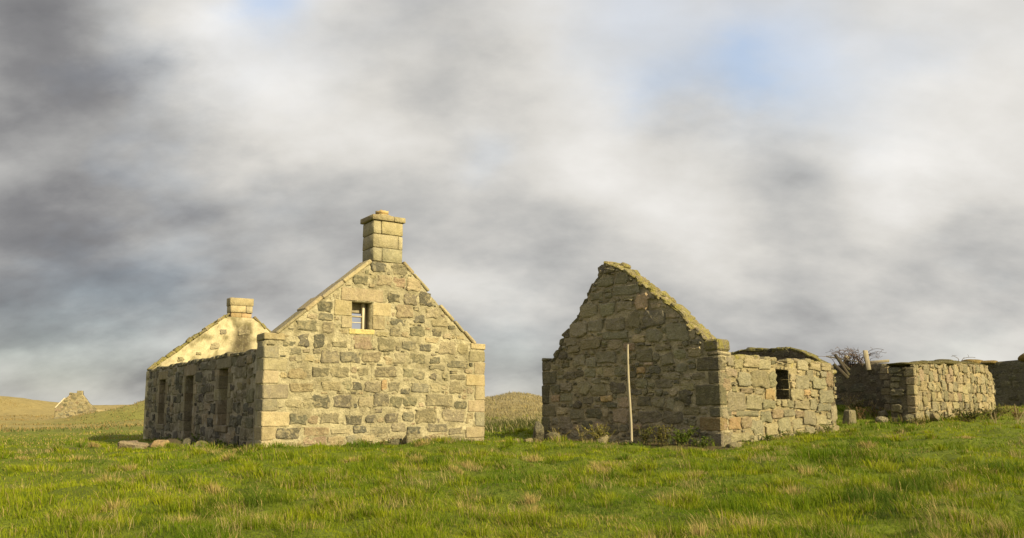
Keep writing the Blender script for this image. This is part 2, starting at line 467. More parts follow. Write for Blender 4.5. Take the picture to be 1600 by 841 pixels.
def face_stone(W, s0, s1, z0, z1, rg, sq=0.5, out=0.02, deep=0.09, edge=.05):
    cs, cz = (s0 + s1) / 2, (z0 + z1) / 2; hw, hh = (s1 - s0) / 2, (z1 - z0) / 2
    mn = min(hw, hh); pts = []
    for sx, sz in ((-1, -1), (1, -1), (1, 1), (-1, 1)):
        c1 = mn * (1 - sq) * rg.uniform(.25, 1.0); c2 = mn * (1 - sq) * rg.uniform(.25, 1.0)
        p1 = (sx * hw, sz * (hh - c2)); p2 = (sx * (hw - c1), sz * hh)
        pr = [p1, p2] if sx * sz > 0 else [p2, p1]
        if sx == -1 and sz == -1: pr = [p1, p2]
        pts += pr
        if sx == -1 and sz == -1: pts.append((rg.uniform(-.3, .3) * hw, -hh * rg.uniform(.9, 1.05)))
        if sx == 1 and sz == 1: pts.append((rg.uniform(-.3, .3) * hw, hh * rg.uniform(.86, 1.06)))
        if sx == 1 and sz == -1: pts.append((hw * rg.uniform(.86, 1.05), rg.uniform(-.3, .3) * hh))
        if sx == -1 and sz == 1: pts.append((-hw * rg.uniform(.86, 1.05), rg.uniform(-.3, .3) * hh))
    j = mn * (0.22 if sq < .75 else 0.04)
    pts = np.array(pts) + np.array([[rg.uniform(-j, j), rg.uniform(-j, j)] for _ in pts])
    a = np.arctan2(pts[:, 1] / hh, pts[:, 0] / hw); pts = pts[np.argsort(a)]
    n = len(pts); r = np.hypot(pts[:, 0], pts[:, 1])
    ins = pts * (1 - np.minimum(0.16 * mn + .008, .45 * r) / r)[:, None]
    jq = .016 if edge > .03 else .009
    q2 = np.array([out + rg.uniform(-jq, jq) for _ in range(n)])
    tilt = rg.uniform(-.012, .012); tilt2 = rg.uniform(-.012, .012)
    q2 = q2 + tilt * pts[:, 0] / hw + tilt2 * pts[:, 1] / hh
    V = np.concatenate([W.w(cs + pts[:, 0], -deep, cz + pts[:, 1]),
                        W.w(cs + pts[:, 0], q2 - (.008 + edge * mn * (1 - sq * .7)), cz + pts[:, 1]),
                        W.w(cs + ins[:, 0], q2 + .006, cz + ins[:, 1])])
    F = []
    for i in range(n):
        k = (i + 1) % n
        F += [[i, k, n + k, n + i], [n + i, n + k, 2 * n + k, 2 * n + i]]
    V = np.concatenate([V, W.w(cs + rg.uniform(-.35, .35) * hw, out + rg.uniform(-.004, .03 if edge > .03 else .014), cz + rg.uniform(-.35, .35) * hh)[None]])
    F += [[2 * n + i, 2 * n + (i + 1) % n, 3 * n] for i in range(n)]
    return V, orient(V, F)
def wall_box(W, s0, s1, q0, q1, z0, z1, rg, b=0.02, jit=0.008):
    c = W.w((s0 + s1) / 2, (q0 + q1) / 2, (z0 + z1) / 2)
    return bevel_box(c, W.axes(), ((s1 - s0) / 2, abs(q1 - q0) / 2, (z1 - z0) / 2), b, jit, rg)
def slope_box(W, p0, p1, q0, q1, th, rg, b=0.025, jit=0.01):
    p0 = np.array(p0); p1 = np.array(p1); d = p1 - p0; L = np.hypot(*d); d = d / L
    a = W.axes(); e = a[0] * d[0] + a[2] * d[1]; up = a[0] * -d[1] + a[2] * d[0]
    if up[2] < 0: up = -up
    m = (p0 + p1) / 2
    c = W.w(m[0], (q0 + q1) / 2, m[1]) + up * th / 2
    return bevel_box(c, (e, a[1], up), (L / 2, abs(q1 - q0) / 2, th / 2), b, jit, rg)

PAL = {'d': (.115, .104, .078), 'g': (.190, .168, .116), 't': (.275, .228, .145), 'p': (.265, .200, .138), 'o': (.37, .255, .135), 'y': (.44, .35, .15), 'k': (.075, .066, .050)}
def pick(code, rg, mul=1.0, var=.22):
    c = np.array(PAL[code]) * mul * rg.uniform(1 - var, 1 + var)
    return c * np.array([1 + rg.uniform(-.05, .05), 1, 1 + rg.uniform(-.08, .08)])
def pack(tops, bots, openings, pre, rg, passes, s_rng=None, gap=.02, margin=.05, courses=None, snap=.8):
    """fill the wall face with stones of falling size round the ones already placed"""
    top = poly(tops); bot = poly(bots)
    a, b = s_rng or (tops[0][0], tops[-1][0])
    g = .02; z0 = min(p[1] for p in bots); z1 = max(p[1] for p in tops)
    ns = int((b - a) / g) + 1; nz = int((z1 - z0) / g) + 1
    S = a + (np.arange(ns) + .5) * g; Z = z0 + (np.arange(nz) + .5) * g
    occ = (Z[None] > top(S)[:, None] - margin) | (Z[None] < bot(S)[:, None] + .01)
    def mark(r, e):
        i0 = max(0, int((r[0] - e - a) / g)); i1 = max(0, int((r[1] + e - a) / g) + 1)
        k0 = max(0, int((r[2] - e - z0) / g)); k1 = max(0, int((r[3] + e - z0) / g) + 1)
        occ[i0:i1, k0:k1] = True
    for r in openings: mark(r, .01)
    for r in pre: mark(r, gap * .7)
    if courses is None:
        courses = []; z = z0 + .02
        while z < z1: courses.append(z); z += rg.uniform(.26, .36)
    out = []
    for wm, wM, hm, hM, tries in passes:
        wm, wM, hm, hM = [max(1, int(round(v / g))) for v in (wm, wM, hm, hM)]
        for _ in range(tries):
            i = rg.randrange(ns)
            if rg.random() < snap:
                c = rg.choice(courses); k = int((c - z0) / g) + rg.randint(-1, 1)
            else:
                k = rg.randrange(nz)
            if k < 0 or i + wm >= ns or k + hm >= nz: continue
            if occ[i:i + wm, k:k + hm].any(): continue
            i1, k1 = i + wm, k + hm
            tw, th = rg.randint(wm, wM), rg.randint(hm, hM)
            while True:
                ok = False
                if i1 - i < tw and i1 < ns and not occ[i1, k:k1].any(): i1 += 1; ok = True
                if i1 - i < tw and i > 0 and not occ[i - 1, k:k1].any(): i -= 1; ok = True
                if k1 - k < th and k1 < nz and not occ[i:i1, k1].any(): k1 += 1; ok = True
                if not ok: break
            e = max(1, int(round(gap / g)))
            occ[max(0, i - e):i1 + e, max(0, k - e):k1 + e] = True
            out.append((a + i * g, a + i1 * g, z0 + k * g, z0 + k1 * g))
    return out
def load(txt):
    r = []
    for t in txt.split(';'):
        p = t.split(); r.append((float(p[0]), float(p[1]), float(p[2]), float(p[3]), p[4]))
    return r
class Stones:
    """collects the stones of one thing; the largest in view become objects, the rest one mass per wall"""
    def __init__(s): s.items = []
    def add(s, vf, mat, parent, col, name='stone'):
        V, F = vf
        c = V.mean(0); d = np.linalg.norm(c - np.array((0, 0, 1.0)))
        ext = V.max(0) - V.min(0)
        vd = (c - np.array((0, 0, 1.0))) / d
        n = getattr(parent, '_nrm', None)
        s.items.append([ext, d, V, F, mat, parent, col, name])
        return len(s.items) - 1
    def emit(s, normals, limit=295):
        sc = []
        for it in s.items:
            ext, d, V = it[0], it[1], it[2]
            nrm = normals.get(it[5].name)
            if nrm is None: f = 0.0
            else:
                c = V.mean(0); v = np.array((0, 0, 1.0)) - c; v /= np.linalg.norm(v)
                f = max(0.0, v[0] * nrm[0] + v[1] * nrm[1])
            sc.append(math.hypot(ext[0], ext[1]) * ext[2] * f / d ** 2)
        cnt = {}; rest = {}
        for i in np.argsort(sc)[::-1]:
            ext, d, V, F, mat, par, col, name = s.items[i]
            cnt[name] = cnt.get(name, 0) + 1
            if cnt[name] <= limit and sc[i] > 0:
                mk(name, V, F, mat, par, cols=np.tile(col, (len(V), 1)), smooth=False)
            else:
                rest.setdefault((par.name, mat.name), []).append((V, F, col, par, mat))
        for (pn, mn), L in rest.items():
            V, F = joinm([(a, b) for a, b, *_ in L])
            cols = np.concatenate([np.tile(c, (len(a), 1)) for a, b, c, *_ in L])
            o = mk('small_rubble', V, F, L[0][4], L[0][3], cols=cols, smooth=False)
            props(o, 'small rubble stones filling the masonry', kind='stuff')
def mixcol(base, var, seed, sc=1.5, alt=None, altw=.5):
    base = np.array(base)
    def f(S, Z):
        k = 1 + var * 2 * (fbm(S * sc, Z * sc, seed, 3) - .5)
        c = base[None] * k[:, None]
        if alt is not None:
            t = sstep(.5, .7, fbm(S * sc * 1.7 + 9, Z * sc * 1.7, seed + 4, 4))[:, None] * altw
            c = c * (1 - t) + np.array(alt)[None] * t
        return c
    return f

# stones picked out on the three best seen wall faces: s0 s1 z0 z1 colour (metres along the wall and up)
GABLE="""0.80 1.35 2.96 3.23 d;1.48 1.83 2.93 3.20 d;0.85 1.13 2.54 2.85 d;1.23 1.58 2.54 2.87 d;1.75 2.18 2.56 2.71 d;2.35 2.88 2.51 2.89 p;3.05 3.57 2.53 2.86 g;3.79 4.20 2.58 2.83 g;4.02 4.47 2.94 3.22 g;4.70 5.01 2.98 3.18 d;4.96 5.51 2.49 2.88 t;3.42 3.73 2.94 3.16 g;0.65 0.95 2.33 2.48 d;1.24 1.46 2.37 2.50 g;1.48 1.96 2.15 2.47 d;1.98 2.57 2.17 2.47 g;2.61 3.15 2.19 2.47 t;0.62 0.81 2.15 2.28 g;0.41 0.84 1.68 2.00 g;1.24 1.71 1.75 2.03 g;1.77 2.24 1.77 2.06 g;2.51 2.81 1.82 2.04 g;2.97 3.63 1.79 2.06 g;3.82 4.14 1.79 2.07 g;3.53 3.91 2.20 2.46 t;4.66 4.97 2.21 2.39 g;5.57 5.92 1.84 2.00 d;5.31 5.52 1.95 2.03 d;5.05 5.23 1.81 1.97 g;0.68 1.29 1.38 1.61 t;1.52 2.03 1.41 1.64 t;2.07 2.34 1.44 1.71 d;2.35 2.62 1.44 1.65 d;2.70 3.16 1.38 1.66 g;3.19 3.35 1.45 1.73 o;3.40 3.73 1.41 1.67 g;4.07 4.62 1.40 1.66 g;4.67 4.98 1.42 1.67 t;5.29 5.71 1.41 1.73 g;0.35 1.05 0.98 1.32 d;1.24 1.73 0.96 1.29 d;1.86 2.37 0.98 1.31 d;2.53 2.96 1.00 1.27 t;2.98 3.41 1.02 1.34 d;3.84 4.25 1.04 1.30 d;4.53 5.40 1.04 1.33 g;5.47 5.98 1.00 1.34 g;0.69 1.14 0.56 0.82 d;1.48 2.00 0.57 0.83 g;2.18 2.63 0.54 0.79 d;2.76 3.04 0.58 0.79 d;3.32 3.70 0.59 0.83 d;3.82 4.16 0.59 0.85 g;4.23 4.86 0.56 0.93 g;5.09 5.82 0.59 0.93 g;0.38 0.97 0.22 0.48 d;1.05 1.71 0.27 0.48 p;1.79 2.32 0.30 0.44 t;2.39 2.77 0.31 0.50 d;2.91 3.47 0.30 0.47 g;3.97 4.39 0.26 0.47 d;4.59 5.25 0.29 0.53 g;5.48 6.04 0.27 0.54 d;2.81 3.26 4.68 4.93 d;2.31 2.73 4.26 4.55 d;3.42 3.89 4.65 4.95 g;3.02 3.45 4.28 4.59 t;3.47 3.86 4.27 4.55 p;3.88 4.32 4.24 4.59 t;3.35 3.69 3.86 4.11 d;3.81 4.23 3.83 4.15 g;4.28 4.67 3.82 4.23 d;1.34 1.73 3.48 3.75 d;3.58 4.09 3.45 3.82 p;4.50 4.92 3.49 3.77 t;2.79 2.97 4.46 4.62 t"""
BYRE="""3.22 3.74 3.58 3.93 g;2.07 2.53 3.63 4.08 p;2.62 3.17 3.65 3.92 g;1.57 2.27 3.18 3.60 d;2.37 2.76 3.17 3.61 g;2.89 3.54 3.16 3.49 g;3.65 4.16 3.13 3.50 g;4.21 4.84 3.05 3.47 g;3.83 4.49 3.56 3.97 g;3.59 4.06 4.04 4.28 g;2.38 3.27 4.11 4.37 g;2.74 3.18 4.40 4.75 g;3.27 3.82 4.41 4.69 g;1.68 2.17 2.72 3.07 g;0.89 1.52 2.72 3.20 g;2.77 3.66 2.90 3.14 g;3.71 4.46 2.64 2.95 g;2.87 3.43 1.39 1.68 d;1.98 2.51 2.23 2.57 g;1.38 1.91 1.48 1.72 g;2.07 2.51 1.01 1.27 d;1.64 2.01 0.99 1.25 g;1.35 1.56 0.92 1.25 g;3.22 3.87 2.21 2.56 g;4.27 4.75 2.16 2.48 g;3.88 4.26 2.15 2.42 g;3.28 3.61 1.84 2.09 t;3.34 3.72 1.14 1.32 o;3.19 3.53 0.98 1.13 d;2.67 3.17 0.96 1.29 p;2.79 3.32 0.54 0.94 p;3.72 4.26 0.65 0.96 d;5.07 5.52 0.75 1.07 g;4.79 5.21 0.32 0.72 g;5.23 5.85 0.39 0.73 g;4.36 4.87 0.66 0.92 g;4.10 4.55 1.39 1.72 g;3.52 4.09 1.30 1.61 g;0.71 1.13 1.44 1.63 t;1.74 2.48 0.56 0.88 d;1.11 1.72 0.57 0.89 d;1.71 2.35 0.16 0.49 d;0.52 0.98 0.38 0.61 d;2.23 2.49 1.90 2.07 o;0.93 1.26 1.92 2.14 g;0.98 1.32 2.25 2.50 g;1.16 1.67 1.72 1.89 g"""
BSIDE="""0.27 0.88 1.76 1.98 p;0.91 1.67 1.52 1.90 g;1.68 2.68 1.52 1.99 g;2.70 3.19 1.53 2.01 g;0.78 1.22 1.99 2.25 t;1.26 2.12 2.03 2.27 t;2.14 2.86 2.04 2.28 t;0.34 1.31 0.90 1.36 g;1.05 1.73 1.36 1.49 p;1.32 2.23 0.94 1.32 g;2.49 3.11 1.20 1.51 o;2.28 3.04 0.94 1.19 g;4.04 4.95 1.20 1.52 g;4.98 5.39 1.34 1.50 o;4.46 5.37 1.53 1.95 g;5.63 6.61 1.55 1.89 g;6.07 7.19 1.12 1.55 g;5.35 5.88 0.93 1.23 g;5.92 6.86 0.86 1.10 g;0.78 2.06 0.75 0.90 g;0.34 1.02 0.44 0.72 o;1.05 1.62 0.43 0.74 p;1.62 2.33 0.28 0.67 g;2.41 3.14 0.24 0.54 t;2.80 3.52 0.69 0.93 p;3.19 3.96 0.29 0.69 g;3.54 4.28 0.73 0.93 g;4.15 4.79 0.35 0.67 g;4.90 5.73 0.46 0.89 g;5.83 6.53 0.45 0.73 t;5.64 7.47 0.20 0.42 t;2.14 2.74 0.58 0.88 g;0.43 1.48 0.10 0.34 g;6.68 7.19 1.63 2.10 p;6.19 6.67 1.91 2.10 g;5.18 5.63 1.75 2.08 g;4.60 5.37 2.10 2.36 t;5.42 6.27 2.11 2.33 t;6.27 7.06 2.12 2.34 t;4.11 4.55 2.05 2.35 y;4.26 5.30 0.93 1.18 g;6.90 7.41 0.57 1.06 g;4.37 4.89 0.69 0.89 p"""

# ================================================================ cottage
A0 = np.array((-6.166, 20.068)); U = np.array((.82921, .55894)); Wd = np.array((-.55894, .82921))
LEN, WID = 15.3, 6.46
cottage = empty('cottage', (A0[0], A0[1], 0.0))
props(cottage, 'roofless stone cottage with sunlit gable, two chimneys and shaded front wall', 'cottage')
rg = random.Random(11)
ST = Stones(); NRM = {}

# ---- near gable
GW = Wall(A0, U, -Wd, .62)
g_tops = [(0, 2.66), (.22, 2.68), (.26, 2.78), (2.80, 4.92), (3.78, 4.96), (6.10, 2.76), (6.14, 2.66), (WID, 2.66)]
g_bots = [(0, -.4), (WID, -.4)]
g_open = [(2.29, 2.88, 3.07, 3.81)]
gable = core('gable_wall', GW, g_tops, g_bots, g_open, M_MORTAR, cottage,
             mixcol((.40, .35, .235), .30, 2, 2.2, (.25, .215, .14), .85), step=.04, amp=.034, bias=-.008)
NRM[gable.name] = -Wd
pre = load(GABLE)
# quoins at both corners, alternating long and short
quoins = []
z = -.25; k = 0
for hgt in (.42, .33, .36, .30, .35, .33, .29, .30):
    L1 = (.62, .36)[k % 2] * rg.uniform(.9, 1.12); L2 = (.34, .60)[k % 2]
    quoins.append((0, L1, z, z + hgt, L2, 0)); z += hgt + .012; k += 1
ql = z
z = -.25; k = 0
for hgt in (.36, .31, .40, .34, .38, .33, .36, .29):
    L1 = (.34, .58)[k % 2] * rg.uniform(.9, 1.12); L2 = (.5, .3)[k % 2]
    quoins.append((WID - L1, WID, z, z + hgt, L2, 1)); z += hgt + .012; k += 1
qr = z
for s0, s1, z0, z1, L2, side in quoins:
    z1 = min(z1, 2.67)
    e0, e1 = (-.018, s1) if side == 0 else (s0, WID + .018)
    code = rg.choice('ttgt'); col = pick(code, rg, 1.08)
    ST.add(wall_box(GW, e0, e1, -L2, .018, z0, z1, rg, .022, .013), M_ASHLAR, gable, col, 'quoin')
occ = [q[:4] for q in quoins]
# window dressings
dress = [('lintel', 1.98, 3.18, 3.82, 4.16, 't'), ('sill', 2.22, 2.95, 2.93, 3.065, 'y'), ('jamb_stone', 1.80, 2.285, 3.40, 3.81, 't'), ('jamb_stone', 2.0, 2.285, 3.08, 3.39, 't'),
         ('jamb_stone', 2.885, 3.42, 3.46, 3.81, 't'), ('jamb_stone', 2.885, 3.25, 3.08, 3.45, 't')]
for nm, s0, s1, z0, z1, c in dress:
    ST.add(wall_box(GW, s0, s1, -.30 if nm != 'lintel' else -.25, .018, z0, z1, rg, .015, .006), M_ASHLAR, gable, pick(c, rg, 1.12 if c == 't' else .9), nm)
    occ.append((s0, s1, z0, z1))
keep = []
for r in pre:
    if not any(r[0] < o[1] and r[1] > o[0] and r[2] < o[3] and r[3] > o[2] for o in occ + g_open): keep.append(r)
for r in keep:
    sq = rg.uniform(.35, .75)
    ST.add(face_stone(GW, r[0], r[1], r[2], r[3], rg, sq, rg.uniform(.008, .022), edge=.02), M_STONE, gable, pick('g' if r[4] == 'd' and rg.random() < .3 else r[4], rg, 1.1))
fill = pack(g_tops, g_bots, g_open, [r[:4] for r in keep] + occ, rg,
            [(.34, .7, .2, .34, 900), (.22, .5, .14, .28, 1500), (.14, .3, .1, .2, 2200), (.07, .2, .05, .12, 3000)],
            gap=.032, margin=.06, courses=[.02, .22, .56, .98, 1.38, 1.75, 2.15, 2.52, 2.93, 3.25, 3.5, 3.85, 4.25, 4.6])
for r in fill:
    if r[3] < -.05: continue
    c = rg.choice('ttttggggpd') if (r[1] - r[0]) > .2 else rg.choice('tttggdp')
    ST.add(face_stone(GW, *r, rg, rg.uniform(.1, .55), rg.uniform(-.004, .016), edge=.02), M_STONE, gable, pick(c, rg, 1.2))
# kneelers and coping
ST.add(wall_box(GW, -.03, .50, -.62, .03, 2.672, 2.845, rg, .02), M_ASHLAR, gable, pick('t', rg, 1.2), 'kneeler')
ST.add(wall_box(GW, 5.98, WID + .03, -.62, .03, 2.672, 2.84, rg, .02), M_ASHLAR, gable, pick('t', rg, 1.2), 'kneeler')
def coping_run(Wl, par, p0, p1, n, th, mat, code, mul, skip=(), q0=-.66, q1=.045, jz=.03):
    p0 = np.array(p0); p1 = np.array(p1); cut = [0] + sorted((i + rg.uniform(-.25, .25)) / n for i in range(1, n)) + [1]
    for i in range(n):
        if i in skip: continue
        a = p0 + (p1 - p0) * (cut[i] + .004); b = p0 + (p1 - p0) * (cut[i + 1] - .004)
        dz = rg.uniform(-jz, jz)
        ST.add(slope_box(Wl, a + (0, dz), b + (0, dz + rg.uniform(-jz, jz) * .5), q0, q1 + rg.uniform(-.015, .015), th * rg.uniform(.85, 1.2), rg), mat, par, pick(code, rg, mul), 'coping_stone')
coping_run(GW, gable, (.30, 2.80), (2.84, 4.94), 4, .10, M_ASHLAR, 't', 1.15)
coping_run(GW, gable, (3.74, 4.99), (6.12, 2.78), 6, .085, M_ASHLAR, 't', 1.1, skip=(2,))
# timber window frame, set back in the opening
fr = empty('window_frame', GW.w(2.58, -.3, 3.07), cottage)
props(fr, 'weathered timber frame left in the small gable window')
def bar(nm, s0, s1, q0, q1, z0, z1, mat=M_WOOD, par=fr, W=GW):
    V, F = wall_box(W, s0, s1, q0, q1, z0, z1, rg, .006, .003); return mk(nm, V, F, mat, par)
bar('post', 2.70, 2.765, -.36, -.26, 3.075, 3.80, M_WOOD_PALE)
bar('post', 2.80, 2.845, -.42, -.32, 3.075, 3.80)
bar('post', 2.385, 2.425, -.36, -.30, 3.075, 3.44)
bar('transom', 2.30, 2.70, -.36, -.28, 3.415, 3.455)
bar('glazing_bar', 2.30, 2.70, -.35, -.30, 3.26, 3.285, M_WOOD_PALE)
bar('inner_lintel', 2.295, 2.875, -.60, -.40, 3.55, 3.80)

# ---- chimney on the near gable
ch = empty('chimney', GW.w(3.3, -.35, 4.98), cottage)
hts = [(4.965, 5.335), (5.345, 5.72), (5.73, 6.10)]
spl = [(.30,), (.85,), (.27,)]
c0, c1 = 2.86, 3.75
for (z0, z1), sp in zip(hts, spl):
    xs = [0] + list(sp) + [1]
    for a, b in zip(xs[:-1], xs[1:]):
        V, F = wall_box(GW, c0 + (c1 - c0) * a + .004, c0 + (c1 - c0) * b - .004, -.72, .012, z0, z1, rg, .018, .010)
        mk('chimney_block', V, F, M_ASHLAR, ch, cols=np.tile(pick(rg.choice('ttg'), rg, 1.3), (len(V), 1)))
V, F = wall_box(GW, c0 + .03, c1 - .03, -.69, -.02, 4.7, 6.11, rg, .01, 0); mk('chimney_core', V, F, M_MORTAR, ch, cols=np.tile((.16, .13, .08), (len(V), 1)))
for a, b in ((c0 - .055, c0 + .60), (c0 + .612, c1 + .05)):
    V, F = wall_box(GW, a, b, -.78, .07, 6.105, 6.25, rg, .012, .005)
    mk('cap_stone', V, F, M_ASHLAR, ch, cols=np.tile(pick('t', rg, 1.05), (len(V), 1)))
V, F = blob(GW.w(3.32, -.36, 6.24), (.33, .30, .13), 4, .12, 3); mk('mortar_flaunching', V, F, M_MORTAR, ch, cols=np.tile((.42, .33, .18), (len(V), 1)))
pv = []; pf = []; NS = 20
pc = GW.w(3.27, -.36, 6.26)
prof = [(.165, 0, 0), (.165, .12, 0), (.185, .125, 0), (.185, .19, .5), (.145, .185, .5), (.14, .02, 0)]
for i, (r, h, jg) in enumerate(prof):
    for k in range(NS):
        t = 2 * math.pi * k / NS
        pv.append((pc[0] + r * math.cos(t), pc[1] + r * math.sin(t), pc[2] + h + jg * .09 * (random.Random(k).random() - .5)))
for i in range(len(prof) - 1):
    for k in range(NS): pf.append([i * NS + k, i * NS + (k + 1) % NS, (i + 1) * NS + (k + 1) % NS, (i + 1) * NS + k])
o = mk('chimney_pot', pv, pf, M_CLAY, ch, cols=np.tile((.40, .29, .14), (len(pv), 1)))
props(o, 'broken stub of a yellow clay chimney pot')

# ---- front wall, in shade
FW = Wall(A0 + Wd * .02, Wd, -U, .6)
f_tops = [(.6, 2.44)] + [(.6 + i * .5, 2.42 + .05 * math.sin(i * 2.1)) for i in range(1, 29)] + [(LEN, 2.40)]
f_bots = [(.6, -.45), (LEN, -.75)]
f_open = [(3.20, 4.22, .47, 2.10), (7.35, 8.55, -.6, 2.02), (11.75, 12.92, .36, 2.02)]
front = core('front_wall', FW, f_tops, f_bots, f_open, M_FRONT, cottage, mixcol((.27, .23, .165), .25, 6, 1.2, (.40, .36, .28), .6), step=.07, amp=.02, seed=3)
NRM[front.name] = -U
occ = [(0, .66, -1, 2.7)]
def dressed_opening(W, par, s0, s1, z0, z1, lintel_h, sill, mat, mul, code='t'):
    L = []
    L.append(('lintel', s0 - .26, s1 + .26, z1 + .004, z1 + lintel_h))
    if sill: L.append(('sill', s0 - .1, s1 + .1, z0 - .17, z0 - .004))
    for side in (0, 1):
        z = max(z0, -.4) + .004; k = side
        while z < z1 - .06:
            h = min(rg.uniform(.28, .42), z1 - .004 - z)
            if z1 - z - h < .12: h = z1 - .004 - z
            w = (.24, .46)[k % 2] * rg.uniform(.9, 1.1)
            L.append(('jamb_stone', s0 - w, s0 - .002, z, z + h - .01) if side == 0 else ('jamb_stone', s1 + .002, s1 + w, z, z + h - .01))
            z += h; k += 1
    for nm, a, b, c, d in L:
        e0, e1 = a, b
        if nm == 'jamb_stone':
            if abs(b - (s0 - .002)) < 1e-6: e1 = b + .016
            else: e0 = a - .016
        ST.add(wall_box(W, e0, e1, -.34, .022 if nm != 'sill' else .06, c, d, rg, .012, .006), mat, par, pick(code, rg, mul), nm)
        occ.append((a, b, c, d))
for i, o_ in enumerate(f_open):
    dressed_opening(FW, front, *o_[:2], o_[2], o_[3], .36 if i == 1 else .30, i != 1, M_FRONT, .92)
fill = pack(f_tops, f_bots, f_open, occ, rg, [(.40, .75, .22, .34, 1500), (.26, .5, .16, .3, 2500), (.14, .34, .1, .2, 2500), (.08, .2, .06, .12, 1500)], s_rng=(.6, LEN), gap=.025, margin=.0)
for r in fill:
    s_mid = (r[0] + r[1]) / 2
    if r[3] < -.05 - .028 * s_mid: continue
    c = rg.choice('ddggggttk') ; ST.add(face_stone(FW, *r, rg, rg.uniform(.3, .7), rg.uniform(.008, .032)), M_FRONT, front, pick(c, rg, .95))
for i in range(28):
    s0 = .66 + i * .52; h = rg.uniform(.05, .13)
    V = wall_box(FW, s0, s0 + rg.uniform(.38, .515), -.58 + rg.uniform(-.02, .03), .02 + rg.uniform(-.03, .03), 2.37, 2.45 + h * rg.uniform(.3, 1), rg, .03, .02)
    ST.add(V, M_RUBBLE, front, pick(rg.choice('ggtd'), rg, 1.0), 'wall_head_stone')

bar('door_shade_panel', 7.30, 8.60, -.59, -.52, -.5, 2.015, M_WOOD_DARK, front, FW)  # dark sheet added across the doorway to stand in for interior shade
bar('window_shade_panel', 11.70, 12.95, -.58, -.50, .37, 2.015, M_WOOD_DARK, front, FW)  # added dark panel, makes the far window read as shaded inside
# ---- back wall, seen over and through the openings
BW = Wall(A0 + U * WID, Wd, U, .6)
b_tops = [(.6, 2.30)] + [(.6 + i * .7, 2.25 + .08 * math.sin(i * 1.7)) for i in range(1, 21)] + [(LEN, 2.3)]
back = core('back_wall', BW, b_tops, [(.6, -.4), (LEN, -.6)], [], M_PLASTER, cottage, mixcol((.30, .26, .18), .3, 8, .8, (.16, .13, .09), .8), step=.2, amp=.02, seed=5)

# ---- far gable, its inner face towards us
RG = Wall(A0 + Wd * (LEN + .003), U, -Wd, .6)
r_tops = [(0, 2.44), (.30, 2.67), (1.2, 3.40), (2.1, 4.13), (2.98, 4.86), (4.22, 4.84), (5.2, 3.95), (6.2, 2.9), (WID, 2.6)]
def far_col(S, Z):
    c = mixcol((.42, .36, .235), .32, 12, 1.8, (.17, .145, .08), .9)(S, Z)
    hw = .50 + .30 * sstep(4.1, 2.6, Z)
    soot = sstep(1.0, .45, np.abs(S - 3.68 + .15 * (fbm(S * 2, Z * 2, 4) - .5)) / hw) * sstep(4.75, 4.25, Z) * (.72 + .4 * fbm(S * 4, Z * 4, 8))
    return c * (1 - soot[:, None]) + np.array((.075, .06, .04)) * soot[:, None]
fgab = core('far_gable_wall', RG, r_tops, [(0, -.8), (WID, -.8)], [], M_PLASTER, cottage, far_col, step=.08, amp=.035, seed=7)
NRM[fgab.name] = -Wd
for r in pack(r_tops, [(0, 2.2), (WID, 2.2)], [], [], rg, [(.3, .55, .16, .28, 60), (.2, .4, .1, .2, 60)], gap=.3, margin=.15):
    ST.add(face_stone(RG, *r, rg, .4, .03), M_STONE, fgab, pick(rg.choice('gtt'), rg, 1.05))
# mossy rubble coping on the right slope, bare edge stones on the broken left one
def edge_stones(W, par, pts, step, size, mat, code, mul, name='coping_stone', depth=.62, lift=.0):
    top = poly(pts) if pts[0][0] < pts[-1][0] else poly(pts[::-1])
    P = np.array(pts, float); seg = np.hypot(*np.diff(P, axis=0).T); tot = seg.sum(); t = 0; cum = np.concatenate([[0], np.cumsum(seg)])
    while t < tot:
        s = np.interp(t, cum, P[:, 0]); z_ = np.interp(t, cum, P[:, 1])
        i = min(np.searchsorted(cum, t, side='right') - 1, len(seg) - 1); d = (P[i + 1] - P[i]) / seg[i]
        L = min(rg.uniform(*size), max(.15, cum[i + 1] - t + .08))
        nrow = 2
        for rw in range(nrow):
            qa = .035 - depth * rw / nrow + rg.uniform(-.03, .025); qb = .03 - depth * (rw + 1) / nrow + rg.uniform(-.02, .03)
            off = rg.uniform(-.05, .05) * step
            h = rg.uniform(.07, .15)
            p0 = np.array((s, z_)) + d * off + (0, lift - .06); p1 = p0 + d * L + (0, rg.uniform(-.04, .04))
            c, ax, hh = None, None, None
            V, F = slope_box(W, p0, p1, qb, qa, h, rg, .05, .028)
            ST.add((V, F), mat, par, pick(code, rg, mul), name)
        t += L * .96
edge_stones(RG, fgab, [(.02, 2.50), (1.2, 3.46), (2.1, 4.19), (3.06, 4.95)], .3, (.22, .45), M_MOSSY, 't', 1.0)
edge_stones(RG, fgab, [(4.14, 4.92), (5.2, 3.99), (6.2, 2.95), (6.4, 2.75)], .3, (.22, .45), M_MOSSY, 't', .9)
ch2 = empty('chimney', RG.w(3.6, -.3, 4.85), cottage)
for j, (z0, z1) in enumerate([(4.83, 5.05), (5.06, 5.36), (5.37, 5.70)]):
    if j == 0: L = [(3.16, 3.6), (3.61, 4.04)]
    elif j == 1: L = [(3.12, 3.78), (3.79, 4.06)]
    else: L = [(3.10, 4.09)]
    for a, b in L:
        V, F = wall_box(RG, a, b, -.6, .03 if j else -.02, z0, z1, rg, .016, .01)
        mk('chimney_block', V, F, M_ASHLAR, ch2, cols=np.tile(pick('t' if j else 'o', rg, 1.15 if j else .9), (len(V), 1)))
ST.emit(NRM)

